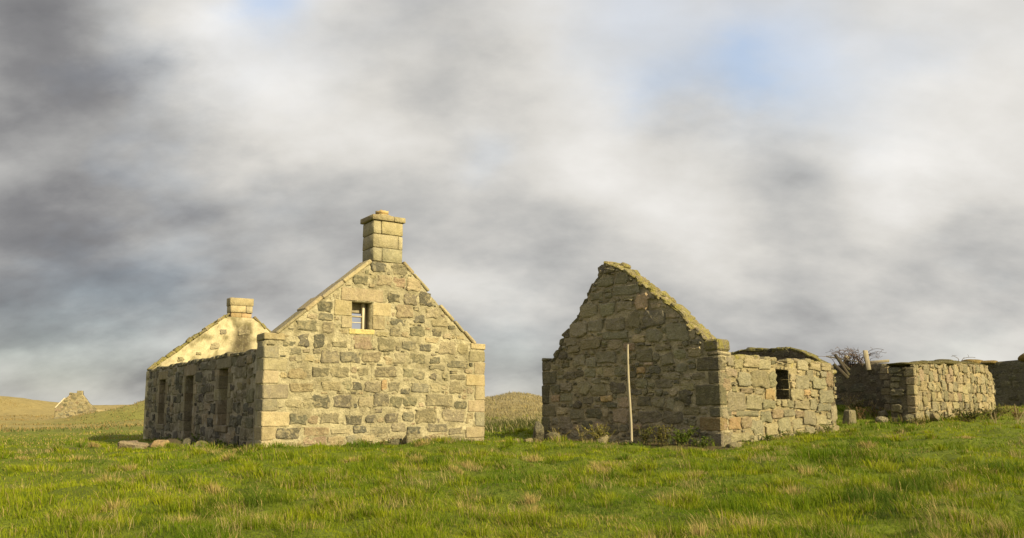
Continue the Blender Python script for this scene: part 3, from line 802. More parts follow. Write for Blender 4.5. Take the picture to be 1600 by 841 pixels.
# ================================================================ byre
D0 = np.array((5.241, 20.384)); Gd = np.array((-.72878, .68475)); Ld = np.array((.68475, .72878))
byre = empty('byre', (D0[0], D0[1], 0))
props(byre, 'ruined stone byre with a broken pointed gable in shade and sunlit side wall', 'byre')
ST = Stones(); NRM = {}; rg = random.Random(23)
YG = Wall(D0, Gd, -Ld, .6)
y_tops = [(0, 2.40), (.26, 2.50), (1.15, 3.44), (2.2, 4.26), (3.05, 4.90), (3.50, 5.10), (3.62, 4.84), (3.88, 4.66), (4.10, 4.30), (4.45, 3.72), (4.78, 3.38), (5.08, 3.14), (5.18, 2.80), (5.34, 2.55), (5.56, 2.36), (5.93, 2.36)]
y_bots = [(0, -.4), (5.93, -.4)]
ygab = core('gable_wall', YG, y_tops, y_bots, [], M_MORTAR_G, byre, mixcol((.46, .39, .26), .28, 31, 2.0, (.28, .235, .155), .7), step=.05, amp=.036, bias=-.009, seed=11)
NRM[ygab.name] = -Ld
occ = []
z = -.25; k = 0
for hgt in (.62, .36, .26, .52, .33, .36, .38):
    L1 = (.34, .62)[k % 2] * rg.uniform(.9, 1.15)
    L2 = (.55, .3)[k % 2]
    zz = min(z + hgt, 2.38)
    ST.add(wall_box(YG, -.02, L1, -L2, .028, z, zz, rg, .03, .014), M_RUBBLE, ygab, pick('o' if k == 1 else rg.choice('dgg'), rg, .85 if k == 1 else 1.0), 'quoin')
    occ.append((0, L1, z, zz)); z += hgt + .015; k += 1
# upright stone on the right eave
ST.add(wall_box(YG, -.03, .42, -.5, .03, 2.41, 2.72, rg, .05, .03), M_MOSSY, ygab, pick('g', rg, 1.0), 'quoin')
z = -.2; k = 0
for hgt in (.46, .42, .36, .56, .40, .34):
    L1 = (.52, .30)[k % 2] * rg.uniform(.9, 1.15)
    zz = min(z + hgt, 2.36)
    if zz - z > .1:
        ST.add(wall_box(YG, 5.93 - L1, 5.95, -.4, .025, z, zz, rg, .03, .014), M_RUBBLE, ygab, pick(rg.choice('dgg'), rg, 1.0), 'quoin')
        occ.append((5.93 - L1, 5.93, z, zz))
    z += hgt + .015; k += 1
ST.add(wall_box(YG, 5.72, 5.95, -.5, .03, 2.365, 2.46, rg, .03, .02), M_RUBBLE, ygab, pick('g', rg), 'quoin')
keep = [r for r in load(BYRE) if not any(r[0] < o[1] and r[1] > o[0] and r[2] < o[3] and r[3] > o[2] for o in occ)]
for r in keep:
    ST.add(face_stone(YG, *r[:4], rg, rg.uniform(.1, .55), rg.uniform(.015, .045)), M_RUBBLE, ygab, pick(r[4], rg, 1.55))
fill = pack(y_tops, y_bots, [], [r[:4] for r in keep] + occ, rg, [(.30, .5, .2, .32, 900), (.2, .42, .14, .26, 1800), (.12, .28, .08, .18, 2600), (.06, .16, .05, .1, 3000)], gap=.026, margin=.03, snap=.3)
for r in fill:
    if r[3] < -.05: continue
    c = rg.choice('ddggggttp') if (r[1] - r[0]) > .2 else rg.choice('gggtd')
    ST.add(face_stone(YG, *r, rg, rg.uniform(.1, .5), rg.uniform(.008, .04)), M_RUBBLE, ygab, pick(c, rg, 1.55))
edge_stones(YG, ygab, [(.42, 2.72), (1.15, 3.47), (2.2, 4.29), (3.05, 4.94), (3.48, 5.12)], .3, (.16, .34), M_MOSSY, 't', 1.0)
edge_stones(YG, ygab, [(3.58, 4.94), (3.66, 4.80), (3.86, 4.64), (4.10, 4.28), (4.45, 3.70), (4.78, 3.36), (5.08, 3.12), (5.18, 2.80), (5.34, 2.54), (5.56, 2.36)], .3, (.2, .36), M_RUBBLE, 'g', .95, 'edge_stone', .58, -.03)
V, F = blob(YG.w(3.66, -.2, 4.90), (.20, .32, .24), 8, .12, 2, .75, True); ST.add((V, F), M_RUBBLE, ygab, pick('d', rg, 1.2), 'edge_stone')

# ---- sunlit side wall
YS = Wall(D0, Ld, -Gd, .55)
s_open = [(3.20, 4.05, 1.21, 2.06)]
s_tops = [(.0, 2.27), (.8, 2.27), (1.6, 2.30), (2.4, 2.31), (3.15, 2.30), (3.3, 2.24), (3.95, 2.22), (4.1, 2.28), (4.6, 2.36), (5.4, 2.38), (6.2, 2.38), (6.9, 2.36), (7.15, 2.24), (7.38, 2.10)]
s_bots = [(0, -.4), (7.4, -.2)]
yside = core('side_wall', YS, s_tops, s_bots, s_open, M_MORTAR_G, byre, mixcol((.40, .33, .20), .25, 41, 1.4, (.28, .23, .14), .6), step=.05, amp=.028, bias=-.026, s_rng=(.56, 7.38), seed=13)
yend_cap = None
NRM[yside.name] = -Gd
pre = load(BSIDE)
occ = [(0, .02, -1, 3), (3.06, 4.22, 2.04, 2.14)]
for r in pre:
    ok = not (r[0] < 4.05 and r[1] > 3.2 and r[3] > 1.21)
    r2 = list(r)
    if not ok:
        if r[0] < 3.2: r2[1] = 3.215
        elif r[1] > 4.05: r2[0] = 4.04
    if r2[1] - r2[0] < .1: continue
    if r2[4] == 'y':
        V, F = blob(YS.w(4.3, -.14, 2.23), (.15, .16, .19), 5, .08, 2); ST.add((V, F), M_RUBBLE, yside, pick('y', rg, .95)); occ.append((4.11, 4.5, 2.0, 2.5)); continue
    if r2[0] < .06: r2[0] = .05
    code = {'d': 'g'}.get(r2[4], r2[4])
    ST.add(face_stone(YS, *r2[:4], rg, rg.uniform(.15, .6), rg.uniform(.012, .04), deep=.12), M_RUBBLE, yside, pick(code, rg, {'g': 1.35, 't': 1.15}.get(code, 1.05)))
    occ.append(tuple(r2[:4]))
fill = pack(s_tops, s_bots, s_open, occ, rg, [(.34, .66, .24, .38, 900), (.22, .5, .16, .28, 1200), (.12, .3, .08, .18, 2000), (.06, .16, .05, .1, 1600)], s_rng=(.0, 7.38), gap=.022, margin=.0, snap=.3)
for r in fill:
    if r[3] < -.05: continue
    c = rg.choice('gggttp')
    if r[2] > 2.0 and 3.0 < r[0] < 4.1: c = 'k'  # near-black stones: shade of the recess over the window put into colour
    ST.add(face_stone(YS, r[0] + (.02 if r[0] < .02 else 0), *r[1:], rg, rg.uniform(.1, .5), rg.uniform(.005, .035)), M_RUBBLE, yside, pick(c, rg, 1.25))
t = .6
while t < 7.2:
    L = rg.uniform(.24, .5)
    if True:
        zt = float(np.interp(t + L / 2, [p[0] for p in s_tops], [p[1] for p in s_tops]))
        for qa, qb in ((.02, -.27), (-.285, -.54)):
            ST.add(wall_box(YS, t, t + L * .96, qb, qa + rg.uniform(-.02, .01), zt - .08, zt + rg.uniform(.0, .09), rg, .045, .02), M_MOSSY if rg.random() < .35 else M_RUBBLE, yside, pick('t', rg, 1.05), 'wall_head_stone')
    t += L
bar('timber_lintel', 3.08, 4.20, -.40, -.03, 2.058, 2.135, M_WOOD_DARK, yside, YS)
for e0, e1 in ((3.14, 3.212), (4.038, 4.12)):
    for z0, z1 in ((1.215, 1.50), (1.51, 1.78), (1.79, 2.05)):
        ST.add(wall_box(YS, e0, e1, -.555, -.03, z0, z1, rg, .012, .006), M_RUBBLE, yside, pick('k', rg, .9), 'jamb_stone')  # added reveal lining, its near-black colour paints the shade of the deep opening
bar('window_post', 3.66, 3.71, -.50, -.45, 1.215, 2.055, M_WOOD_DARK, yside, YS)
# ---- end wall and the other long wall
YE = Wall(D0 + Ld * 6.78, Gd, -Ld, .58)
e_tops = [(.02, 2.30), (.4, 2.52), (.78, 2.74), (1.24, 2.88), (2.0, 2.86), (2.83, 2.89), (3.75, 2.76), (5.93, 2.5)]
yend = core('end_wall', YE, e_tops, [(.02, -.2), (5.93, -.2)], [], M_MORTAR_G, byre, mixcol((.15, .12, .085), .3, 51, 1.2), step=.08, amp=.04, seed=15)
NRM[yend.name] = -Ld
for r in pack(e_tops, [(.02, 1.6), (5.93, 1.6)], [], [], rg, [(.3, .55, .18, .3, 700), (.16, .3, .1, .2, 700)], s_rng=(.56, 5.9), gap=.03, margin=.0):
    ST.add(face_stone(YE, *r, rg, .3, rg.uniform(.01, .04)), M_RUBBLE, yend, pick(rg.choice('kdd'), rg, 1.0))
edge_stones(YE, yend, [(.1, 2.38), (.78, 2.78), (1.24, 2.9), (2.0, 2.88), (2.83, 2.91), (3.75, 2.78), (5.6, 2.54)], .3, (.25, .5), M_MOSSY, 'd', 1.0, 'wall_head_stone', .56, -.02)
YB = Wall(D0 + Gd * 5.93, Ld, Gd, .55)
core('rear_wall', YB, [(.6, 2.2), (3, 2.0), (6.75, 2.3)], [(.6, -.3), (6.75, -.3)], [], M_MORTAR_G, byre, mixcol((.22, .18, .12), .3, 52, 1.2), step=.2, amp=.03, seed=16)
ST.emit(NRM)

# ---- pole against the byre gable
pb = YG.w(2.56, .22, float(H(*YG.w(2.56, .22, 0)[:2])) - .12); pt = YG.w(2.70, .15, 2.68)
path = [pb + (pt - pb) * t + np.array((.008 * math.sin(t * 7), .006 * math.cos(t * 9), 0)) for t in np.linspace(0, 1, 12)]
V, F = tube(path, .038, .030, 8); F = F + [list(range(8))[::-1], list(range(len(V) - 8, len(V)))]
V = np.array(V); V[-8:, 2] += np.linspace(-.03, .05, 8)
props(mk('wooden_pole', V, F, M_WOOD_GREY), 'thin bleached wooden pole leaning upright against the shaded byre gable', 'pole')

# ================================================================ outbuilding and walls to the right
C0 = np.array((12.93, 26.0))
outb = empty('outbuilding', (C0[0], C0[1], .5))
props(outb, 'low sunlit rubble outbuilding wall with broken end and turf along its top', 'outbuilding')
ST = Stones(); NRM = {}; rg = random.Random(37)
OW = Wall(C0, Ld, -Gd, .78)
o_tops = [(0, 2.36), (1.2, 2.40), (3, 2.5), (5.4, 2.58), (7.6, 2.64), (9.4, 2.64), (9.6, 2.45), (10.0, 2.38), (10.2, 2.1), (10.3, 2.0)]
o_bots = [(0, .1), (10.3, .5)]
ow = core('side_wall', OW, o_tops, o_bots, [], M_MORTAR_G, outb, mixcol((.40, .32, .19), .25, 61, 1.4, (.26, .21, .13), .6), step=.06, amp=.03, bias=-.03, s_rng=(.22, 10.3), seed=21)
NRM[ow.name] = -Gd
crs = [.12, .5, .86, 1.20, 1.52, 1.86, 2.10, 2.34]
fill = pack(o_tops, o_bots, [], [], rg, [(.3, .62, .3, .36, 800), (.2, .42, .22, .36, 1600), (.14, .3, .1, .24, 1800), (.06, .16, .05, .1, 1600)], gap=.025, margin=.0, courses=crs, snap=.85)
for r in fill:
    s_mid = (r[0] + r[1]) / 2
    if r[3] < float(H(*OW.w(s_mid, .1, 0)[:2])) - .1: continue
    c = rg.choice('gggttttttp')
    ST.add(face_stone(OW, *r, rg, rg.uniform(.25, .65), rg.uniform(.0, .04)), M_RUBBLE, ow, pick(c, rg, 1.12))
OE = Wall(C0, Gd, -Ld, .3)
NRM['end'] = -Ld
endc = core('broken_end', OE, [(.01, 2.3), (.4, 2.2), (.77, 2.32)], [(.01, .1), (.77, .1)], [], M_MORTAR_G, outb, mixcol((.20, .17, .12), .3, 62, 2), step=.06, amp=.06, bias=-.05, seed=23)
NRM[endc.name] = -Ld
for r in pack([(0, 2.3), (.78, 2.3)], [(0, .2), (.78, .2)], [], [], rg, [(.24, .42, .16, .26, 500), (.12, .26, .08, .16, 900), (.08, .14, .06, .1, 600)], gap=.01, margin=.0, snap=.2):
    V, F = face_stone(OE, *r, rg, rg.uniform(.05, .5), rg.uniform(-.10, .06), deep=.22, edge=.12)
    ST.add((V, F), M_RUBBLE, endc, pick(rg.choice('ddggt'), rg, 1.3))
z = .2; k = 0
while z < 2.25:
    h = rg.uniform(.2, .36); zz = min(z + h, 2.34); w_ = (.2, .42)[k % 2] * rg.uniform(.9, 1.2); k += 1
    ST.add(wall_box(OW, -.03, w_, -.24, .03, z, zz - .012, rg, .03, .016), M_RUBBLE, ow, pick('t', rg, 1.15), 'quoin'); z += h
ST.emit(NRM, 200)
# turf and collapsed roof edge along the wall head
turf = []
for i in range(26):
    s = .2 + i * .36
    V, F = blob(OW.w(s, -.42 + rg.uniform(-.1, .1), float(np.interp(s, [p[0] for p in o_tops], [p[1] for p in o_tops])) + .02), (.36, rg.uniform(.36, .46), rg.uniform(.05, .10) + (.05 if 4 < s < 7.5 else 0)), 100 + i, .4, 3, math.atan2(Ld[1], Ld[0])); turf.append((V, F))
V, F = joinm(turf)
props(mk('turf_cap', V, F, M_MORTAR_G, outb, cols=np.tile((.13, .11, .05), (len(V), 1))), 'dark mossy turf along the wall head')

D2 = np.array((13.26, 28.5))
RW = Wall(D2, Gd, -Ld, .30)
w1 = empty('ruined_wall', (D2[0], D2[1], 1.0))
props(w1, 'low dark shaded wall between the byre and the sunlit outbuilding wall', 'wall')
ST = Stones(); NRM = {}
w1_tops = [(0, 2.53), (1, 2.57), (2, 2.50), (4.2, 2.45)]
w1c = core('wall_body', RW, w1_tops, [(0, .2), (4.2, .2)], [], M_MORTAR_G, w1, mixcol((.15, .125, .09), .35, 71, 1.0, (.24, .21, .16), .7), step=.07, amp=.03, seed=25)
NRM[w1c.name] = -Ld
for r in pack(w1_tops, [(0, .5), (4.2, .5)], [], [], rg, [(.3, .6, .2, .34, 160), (.2, .4, .12, .24, 200)], gap=.06, margin=.02):
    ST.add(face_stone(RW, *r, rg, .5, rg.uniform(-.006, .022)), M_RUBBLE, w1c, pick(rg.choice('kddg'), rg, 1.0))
z = .3
while z < 2.4:
    h = rg.uniform(.2, .36); zz = min(z + h, 2.52)
    ST.add(wall_box(RW, -.03, .14 + rg.uniform(0, .2), -.30, .03, z, zz - .01, rg, .025, .012), M_RUBBLE, w1c, pick('t', rg, 1.0), 'quoin'); z += h
ST.emit(NRM, 150)

E2 = np.array((21.57, 36.5))
KW = Wall(E2, -Gd, -Ld, .6)
w2 = empty('ruined_wall', (E2[0], E2[1], .9))
props(w2, 'tall dark shaded end wall beyond the sunlit outbuilding, turf on its top', 'wall')
ST = Stones(); NRM = {}
k_tops = [(-1.2, 3.0), (0, 3.0), (1.4, 3.08), (6, 3.1)]
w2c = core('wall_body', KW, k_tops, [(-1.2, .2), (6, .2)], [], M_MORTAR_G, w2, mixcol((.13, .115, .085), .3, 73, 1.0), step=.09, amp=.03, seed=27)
NRM[w2c.name] = -Ld
for r in pack(k_tops, [(-1.2, .6), (6, .6)], [], [], rg, [(.3, .6, .2, .34, 300), (.2, .4, .12, .24, 300)], gap=.05, margin=.02):
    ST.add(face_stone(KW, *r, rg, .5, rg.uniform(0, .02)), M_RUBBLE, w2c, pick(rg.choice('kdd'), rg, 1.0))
ST.emit(NRM, 100)
parts = []
for s, zz, r, hh in ((-.75, 3.0, .55, .17), (-.1, 3.0, .4, .10), (1.9, 3.10, .7, .34), (2.8, 3.12, .8, .36)):
    parts.append(blob(KW.w(s, -.35, zz), (r, .5, hh), int(s * 10) + 50, .34, 4))
V, F = joinm(parts)
props(mk('turf_cap', V, F, M_MORTAR_G, w2, cols=np.tile((.22, .15, .05), (len(V), 1))), 'rusty brown turf humps on the wall head')

# ================================================================ far ruin
FR0 = np.array((-64.75, 115.0))
ruin = empty('far_ruin', (FR0[0], FR0[1], -1.2))
props(ruin, 'distant roofless cottage gable standing among the dunes', 'ruin')
fd = np.array((.985, .174)); fd /= np.linalg.norm(fd); fn = np.array((fd[1], -fd[0]))
QW = Wall(FR0, fd, fn, .6)
q_tops = [(0, .78), (1.1, 2.05), (1.75, 2.6), (1.8, 3.05), (2.5, 2.95), (2.75, 3.0), (2.8, 3.3), (3.45, 3.3), (3.5, 2.75), (4.4, 1.55), (5.4, .62)]
q = core('gable_wall', QW, q_tops, [(0, -2), (5.4, -2)], [], M_RUBBLE, ruin, mixcol((.29, .24, .145), .35, 81, 1.6, (.14, .12, .08), .9), step=.12, amp=.06, seed=31)
ST = Stones(); NRM = {q.name: fn}
for r in pack(q_tops, [(0, -1.4), (5.4, -1.4)], [], [], rg, [(.4, .8, .26, .4, 250), (.2, .4, .14, .26, 250)], gap=.05, margin=.06):
    ST.add(face_stone(QW, *r, rg, .4, rg.uniform(.0, .05)), M_RUBBLE, q, pick(rg.choice('ggdttp'), rg, 1.0))
ST.add(slope_box(QW, (.1, .86), (1.25, 2.2), -.6, .06, .14, rg), M_PLASTER, q, np.array((.62, .55, .42)), 'coping_stone')
ST.emit(NRM, 120)
QS = Wall(FR0, (-fd[1] - .17, fd[0] - .03), (-fd[0], -fd[1]), .6)
core('side_wall', QS, [(.6, .72), (9, .6)], [(.6, -2), (9, -2)], [(2.0, 3.0, -2, .4), (4.6, 5.6, -1.0, .4), (7, 8, -1.0, .4)], M_RUBBLE, ruin, mixcol((.16, .13, .10), .3, 83, 1.0), step=.3, amp=.04, seed=33)
QL = Wall(FR0 + fd * 5.38, fd, fn, .5)
core('low_wall', QL, [(.02, .62), (1.5, .55), (2.6, .3), (2.9, .75), (3.2, .2), (5.5, .1)], [(.02, -2), (5.5, -2)], [], M_RUBBLE, ruin, mixcol((.36, .29, .17), .35, 85, 1.6, (.2, .17, .1), .8), step=.2, amp=.08, seed=35)

# ================================================================ loose stones
def gz_(x, y): return float(H(np.array([x]), np.array([y]))[0])
LOOSE = [
 ('stone_slab', -10.25, 21.9, .2, .15, .13, 'p', 'pale pink squared block, leftmost of the blocks before the cottage door', .3),
 ('stone_slab', -9.78, 21.1, .34, .16, .10, 'p', 'long pinkish slab lying flat before the cottage door', .2),
 ('stone_slab', -9.20, 21.35, .22, .15, .12, 'o', 'orange pink slab end beside the grass mound by the door', -.3),
 ('stone_slab', -9.55, 20.75, .16, .12, .07, 't', 'small tan stone chip in front of the pink slabs', .8),
 ('flat_stone', -11.5, 23.2, .26, .18, .06, 'g', 'flat grey stone in the bare soil left of the cottage door', .1),
 ('flat_stone', -8.30, 21.75, .2, .15, .12, 'g', 'grey stone against the foot of the shaded cottage front', .4),
 ('flat_stone', -8.85, 22.4, .2, .16, .12, 'd', 'dark stone at the cottage doorstep beside the grass mound', 1.0),
 ('boulder', -2.78, 21.95, .22, .18, .20, 't', 'rounded tan boulder at the foot of the sunlit gable', .2),
 ('boulder', -3.12, 21.75, .15, .14, .13, 'd', 'dark stone just left of the tan boulder at the gable foot', .7),
 ('boulder', -2.36, 22.15, .18, .14, .13, 'd', 'dark stone just right of the tan boulder at the gable foot', .5),
 ('boulder', -1.72, 22.50, .24, .17, .13, 'g', 'broad grey stone near the right corner of the sunlit gable', .5),
 ('boulder', -1.20, 22.85, .2, .16, .10, 't', 'low tan stone under the right corner quoins of the gable', .6),
 ('boulder', .12, 22.6, .18, .14, .10, 't', 'small pale stone in the gap between cottage and byre', .3),
 ('boulder', .48, 22.9, .2, .14, .11, 't', 'second pale stone in the gap, nearer the byre', .9),
 ('leaning_stone', .78, 23.6, .22, .3, .40, 'd', 'large dark stone leaning by the far corner of the byre gable', .2),
 ('boulder', 1.18, 23.0, .28, .2, .15, 'g', 'pale grey stone below the low end of the byre gable', -.7),
 ('boulder', 2.44, 22.1, .26, .2, .2, 't', 'pale wedge shaped stone among dry weeds at the byre gable', -.7),
 ('flat_stone', 2.98, 21.5, .26, .18, .07, 'g', 'flat grey stone on the soil below the wooden pole', -.6),
 ('flat_stone', 5.45, 20.12, .26, .16, .10, 'g', 'low stone at the foot of the sunlit byre corner', .6),
 ('standing_block', 11.05, 26.6, .17, .15, .24, 'g', 'upright block standing beside the end of the byre side wall', .6),
 ('boulder', 12.1, 28.4, .22, .2, .16, 'g', 'tan stone on the bank below the shaded low wall', .3),
 ('boulder', 12.55, 28.0, .28, .2, .15, 'd', 'grey slanting stone on the bank below the shaded low wall', .9),
 ('boulder', 12.0, 26.4, .26, .2, .12, 'g', 'half buried boulder in grass between byre and outbuilding', .2),
 ('boulder', 12.60, 25.75, .26, .2, .16, 'g', 'rubble stone fallen from the broken end of the outbuilding', .4),
 ('boulder', 12.75, 26.6, .24, .22, .24, 'd', 'dark rubble stone piled against the broken outbuilding end', 1.2),
 ('boulder', 12.35, 27.1, .22, .2, .2, 'g', 'grey rubble stone behind the others at the broken end', .1),
 ('boulder', 13.6, 26.1, .22, .18, .16, 't', 'pale stone below the sunlit outbuilding wall', .8),
]
for i, (nm, x, y, a, b, c, code, lab, rot) in enumerate(LOOSE):
    if nm in ('stone_slab', 'standing_block'):
        cr, sr = math.cos(rot), math.sin(rot); tl = rg.uniform(-.14, .14)
        ax = (np.array((cr, sr, tl)), np.array((-sr, cr, .08)), np.array((-tl * cr, -tl * sr, 1.0)))
        V, F = bevel_box((x, y, gz_(x, y) + c * .7), ax, (a, b, c * (1.0 if nm == 'standing_block' else .8)), .05, .03, rg)
    else:
        V, F = blob((x, y, gz_(x, y) + c * .55), (a, b, c * 1.15), 200 + i, .10, 2, rot, True)
    o = mk(nm, V, F, M_RUBBLE, cols=np.tile(pick(code, rg, .95), (len(V), 1)), smooth=False)
    props(o, lab, 'stone', 'loose stones about the ruins')

# ================================================================ timber heap and bramble on the low wall
def plank(nm, p0, p1, w, th, mat, lab, b=.012):
    p0 = np.array(p0, float); p1 = np.array(p1, float); d = p1 - p0; L = np.linalg.norm(d); d /= L
    a = np.cross(d, (0.2, 1, 0.1)); a /= np.linalg.norm(a); e = np.cross(d, a)
    V, F = bevel_box((p0 + p1) / 2, (a, e, d), (w / 2, th / 2, L / 2), b, .012, rg)
    props(mk(nm, V, F, mat), lab, 'timber', 'broken timbers on the low wall')
plank('fence_post', (12.74, 28.85, 2.3), (12.68, 28.9, 3.02), .15, .10, M_WOOD, 'mossy upright timber stump on the low shaded wall')
plank('broken_plank', (11.62, 29.75, 2.86), (12.5, 29.2, 2.62), .05, .22, M_WOOD_PALE, 'pale yellow broken plank lying tilted on the low shaded wall')
plank('broken_plank', (12.15, 29.45, 2.40), (12.22, 29.4, 2.86), .18, .06, M_WOOD, 'short mossy board end beside the upright stump')
plank('roof_timber', (11.85, 28.4, 2.1), (11.45, 28.55, 2.85), .10, .04, M_WOOD_DARK, 'dark splintered timber leaning at the byre end, longest of three')
plank('roof_timber', (11.72, 28.2, 2.0), (11.28, 28.3, 2.50), .11, .04, M_WOOD_DARK, 'dark stubby timber leaning lowest by the byre end')
plank('roof_timber', (11.95, 28.6, 2.3), (11.62, 28.75, 2.72), .08, .05, M_WOOD_DARK, 'thin dark timber leaning between its two thicker neighbours')
plank('roof_timber', (12.75, 29.05, 2.58), (13.45, 28.75, 2.62), .10, .08, M_WOOD, 'squared timber lying flat along the low wall end')
def canes(c, n, spread, h, seed, droop=1.0):
    r = random.Random(seed); parts = []
    for i in range(n):
        az = r.uniform(0, 2 * math.pi); L = h * r.uniform(.45, 1.1); reach = spread * r.uniform(.3, 1.2)
        b = np.array(c) + np.array((r.uniform(-.5, .5) * spread, r.uniform(-.25, .25) * spread, -.05))
        path = []
        for t in np.linspace(0, 1, 9):
            path.append(b + np.array((math.cos(az) * reach * t ** 1.3 + .03 * math.sin(9 * t + i), math.sin(az) * reach * .5 * t ** 1.3, L * (1.9 * t - droop * 1.25 * t * t))))
        parts.append(tube(path, .012, .006, 3))
        for t in range(3):
            q = path[r.randint(3, 8)]; e = q + np.array((r.uniform(-.12, .12), r.uniform(-.1, .1), r.uniform(-.02, .14)))
            parts.append(tube([q, (q + e) / 2 + np.array((0, 0, .015)), e], .007, .004, 3))
    return joinm(parts)
V, F = canes((12.35, 29.3, 2.5), 46, .95, .85, 3)
props(mk('bramble_tangle', V, F, M_STEM, cols=np.tile((.105, .07, .05), (len(V), 1))), 'bare tangled bramble canes arching over the low shaded wall', 'bramble')
V, F = canes((15.7, 28.9, 2.66), 2, .6, .4, 9)
props(mk('bramble_cane', V, F, M_STEM, cols=np.tile((.11, .08, .05), (len(V), 1))), 'single thin bramble cane on top of the outbuilding wall', 'bramble')

# ================================================================ weeds
def weed(name, x, y, h, nst, spread, leafn, lsize, lab, grp, stemc, leafc, seed, lean=(0, 0)):
    r = random.Random(seed); z = gz_(x, y) - .03
    t_ = empty(name, (x, y, z)); props(t_, lab, 'weed', grp)
    st = []; LV = []; LF = []; LC = []
    for i in range(nst):
        az = r.uniform(0, 6.283); rc = spread * r.uniform(.2, 1.0); L = h * r.uniform(.55, 1.1)
        b = np.array((x + r.uniform(-.3, .3) * spread, y + r.uniform(-.2, .2) * spread, z))
        path = [b + np.array((math.cos(az) * rc * t ** 1.4 + lean[0] * t, math.sin(az) * rc * .6 * t ** 1.4 + lean[1] * t, L * (t - .12 * t * t))) for t in np.linspace(0, 1, 6)]
        st.append(tube(path, .006, .004, 3))
        for j in range(leafn):
            t = r.uniform(.25, 1.0) * 5; k = min(int(t), 4); p = path[k] + (path[k + 1] - path[k]) * (t - k)
            d = np.array((r.uniform(-1, 1), r.uniform(-1, 1), r.uniform(-.3, .8))); d /= np.linalg.norm(d)
            sd = np.cross(d, (r.uniform(-.4, .4), r.uniform(-.4, .4), 1)); sd /= np.linalg.norm(sd) + 1e-6
            ls = lsize * r.uniform(.6, 1.3); n = len(LV)
            LV += [p, p + d * ls * .5 + sd * ls * .28, p + d * ls + np.array((0, 0, -.1 * ls)), p + d * ls * .5 - sd * ls * .28]
            LF.append([n, n + 1, n + 2, n + 3])
            c = np.array(leafc) * r.uniform(.6, 1.4); c[0] *= r.uniform(.85, 1.3); LC += [c] * 4
    V, F = joinm(st); mk('stems', V, F, M_STEM, t_, cols=np.tile(stemc, (len(V), 1)))
    if LV: mk('leaves', LV, LF, M_LEAF, t_, cols=np.array(LC), smooth=False)
DRY = (.33, .27, .11); OLIVE = (.14, .145, .03); GREEN = (.10, .15, .02); BROWN = (.16, .105, .05)
gb = 'weeds along the byre gable'
weed('dry_weed', 2.48, 22.05, .66, 30, .5, 16, .07, 'tall clump of dry straw coloured stalks at the byre gable left of the pole', gb, (.30, .26, .09), (.19, .19, .04), 1, (-.2, 0))
weed('dry_weed', 1.92, 22.45, .5, 10, .4, 6, .06, 'low sparse dry weed left of the tall dry clump', gb, DRY, OLIVE, 2)
weed('dry_weed', 1.30, 23.3, .48, 12, .4, 8, .07, 'olive weed under the low end of the byre gable', gb, DRY, OLIVE, 3)
weed('leafy_weed', 3.45, 21.15, .55, 14, .35, 12, .08, 'leafy green weed just right of the wooden pole', gb, (.16, .15, .05), (.12, .13, .03), 4)
weed('leafy_weed', 3.85, 20.8, .62, 14, .4, 16, .08, 'upright bushy weed with yellow tips right of the pole', gb, (.2, .17, .06), (.13, .13, .03), 5)
weed('leafy_weed', 4.3, 20.55, .50, 26, .5, 22, .07, 'dense low green bush by the shaded byre corner', gb, (.12, .13, .04), GREEN, 6)
weed('leafy_weed', 4.72, 20.3, .32, 18, .4, 16, .06, 'small green tuft nearest the byre corner', gb, (.12, .13, .04), GREEN, 7)
ORD = 'first second third fourth fifth sixth seventh eighth ninth tenth eleventh twelfth thirteenth fourteenth fifteenth'.split()
gc_ = 'low weeds along the foot of the sunlit gable'
for i in range(15):
    s = 1.9 + i * .31 + rg.uniform(-.08, .08); p = GW.w(s, .22 + rg.uniform(-.05, .08), 0)
    weed('gable_weed', p[0], p[1], rg.uniform(.14, .30), 9, .24, 10, .05, ORD[i] + ' low weed from the left along the foot of the sunlit gable', gc_, (.22, .16, .08), rg.choice([OLIVE, BROWN, (.14, .12, .035)]), 20 + i)
go = 'rough weeds by the outbuilding'
weed('leafy_weed', 15.25, 27.2, .45, 26, .7, 18, .08, 'dark low bramble bush before the sunlit outbuilding wall', go, BROWN, (.055, .07, .02), 40)
weed('leafy_weed', 16.4, 27.9, .5, 26, .8, 18, .08, 'dark bramble bush toward the far end of the outbuilding wall', go, BROWN, (.06, .07, .022), 41)
weed('dry_weed', 16.55, 26.6, .75, 9, .5, 2, .06, 'leggy pale dead stalks at the right edge of the field', go, (.40, .32, .20), DRY, 42, (.2, 0))
weed('dry_weed', 15.95, 26.9, .55, 8, .4, 2, .06, 'short pale dead stalks beside the dark bramble bushes', go, (.36, .28, .17), DRY, 43)
weed('leafy_weed', 14.1, 26.9, .35, 20, .5, 16, .07, 'green clump at the near foot of the outbuilding wall', go, BROWN, (.07, .09, .025), 44)
weed('dry_weed', 11.45, 27.6, .75, 14, .4, 3, .06, 'dry brown stalks on the bank beside the byre end', go, (.28, .20, .11), DRY, 45)
weed('dry_weed', 12.35, 27.9, .6, 8, .35, 3, .06, 'thin dry stalks before the shaded low wall', go, (.34, .25, .13), DRY, 46)

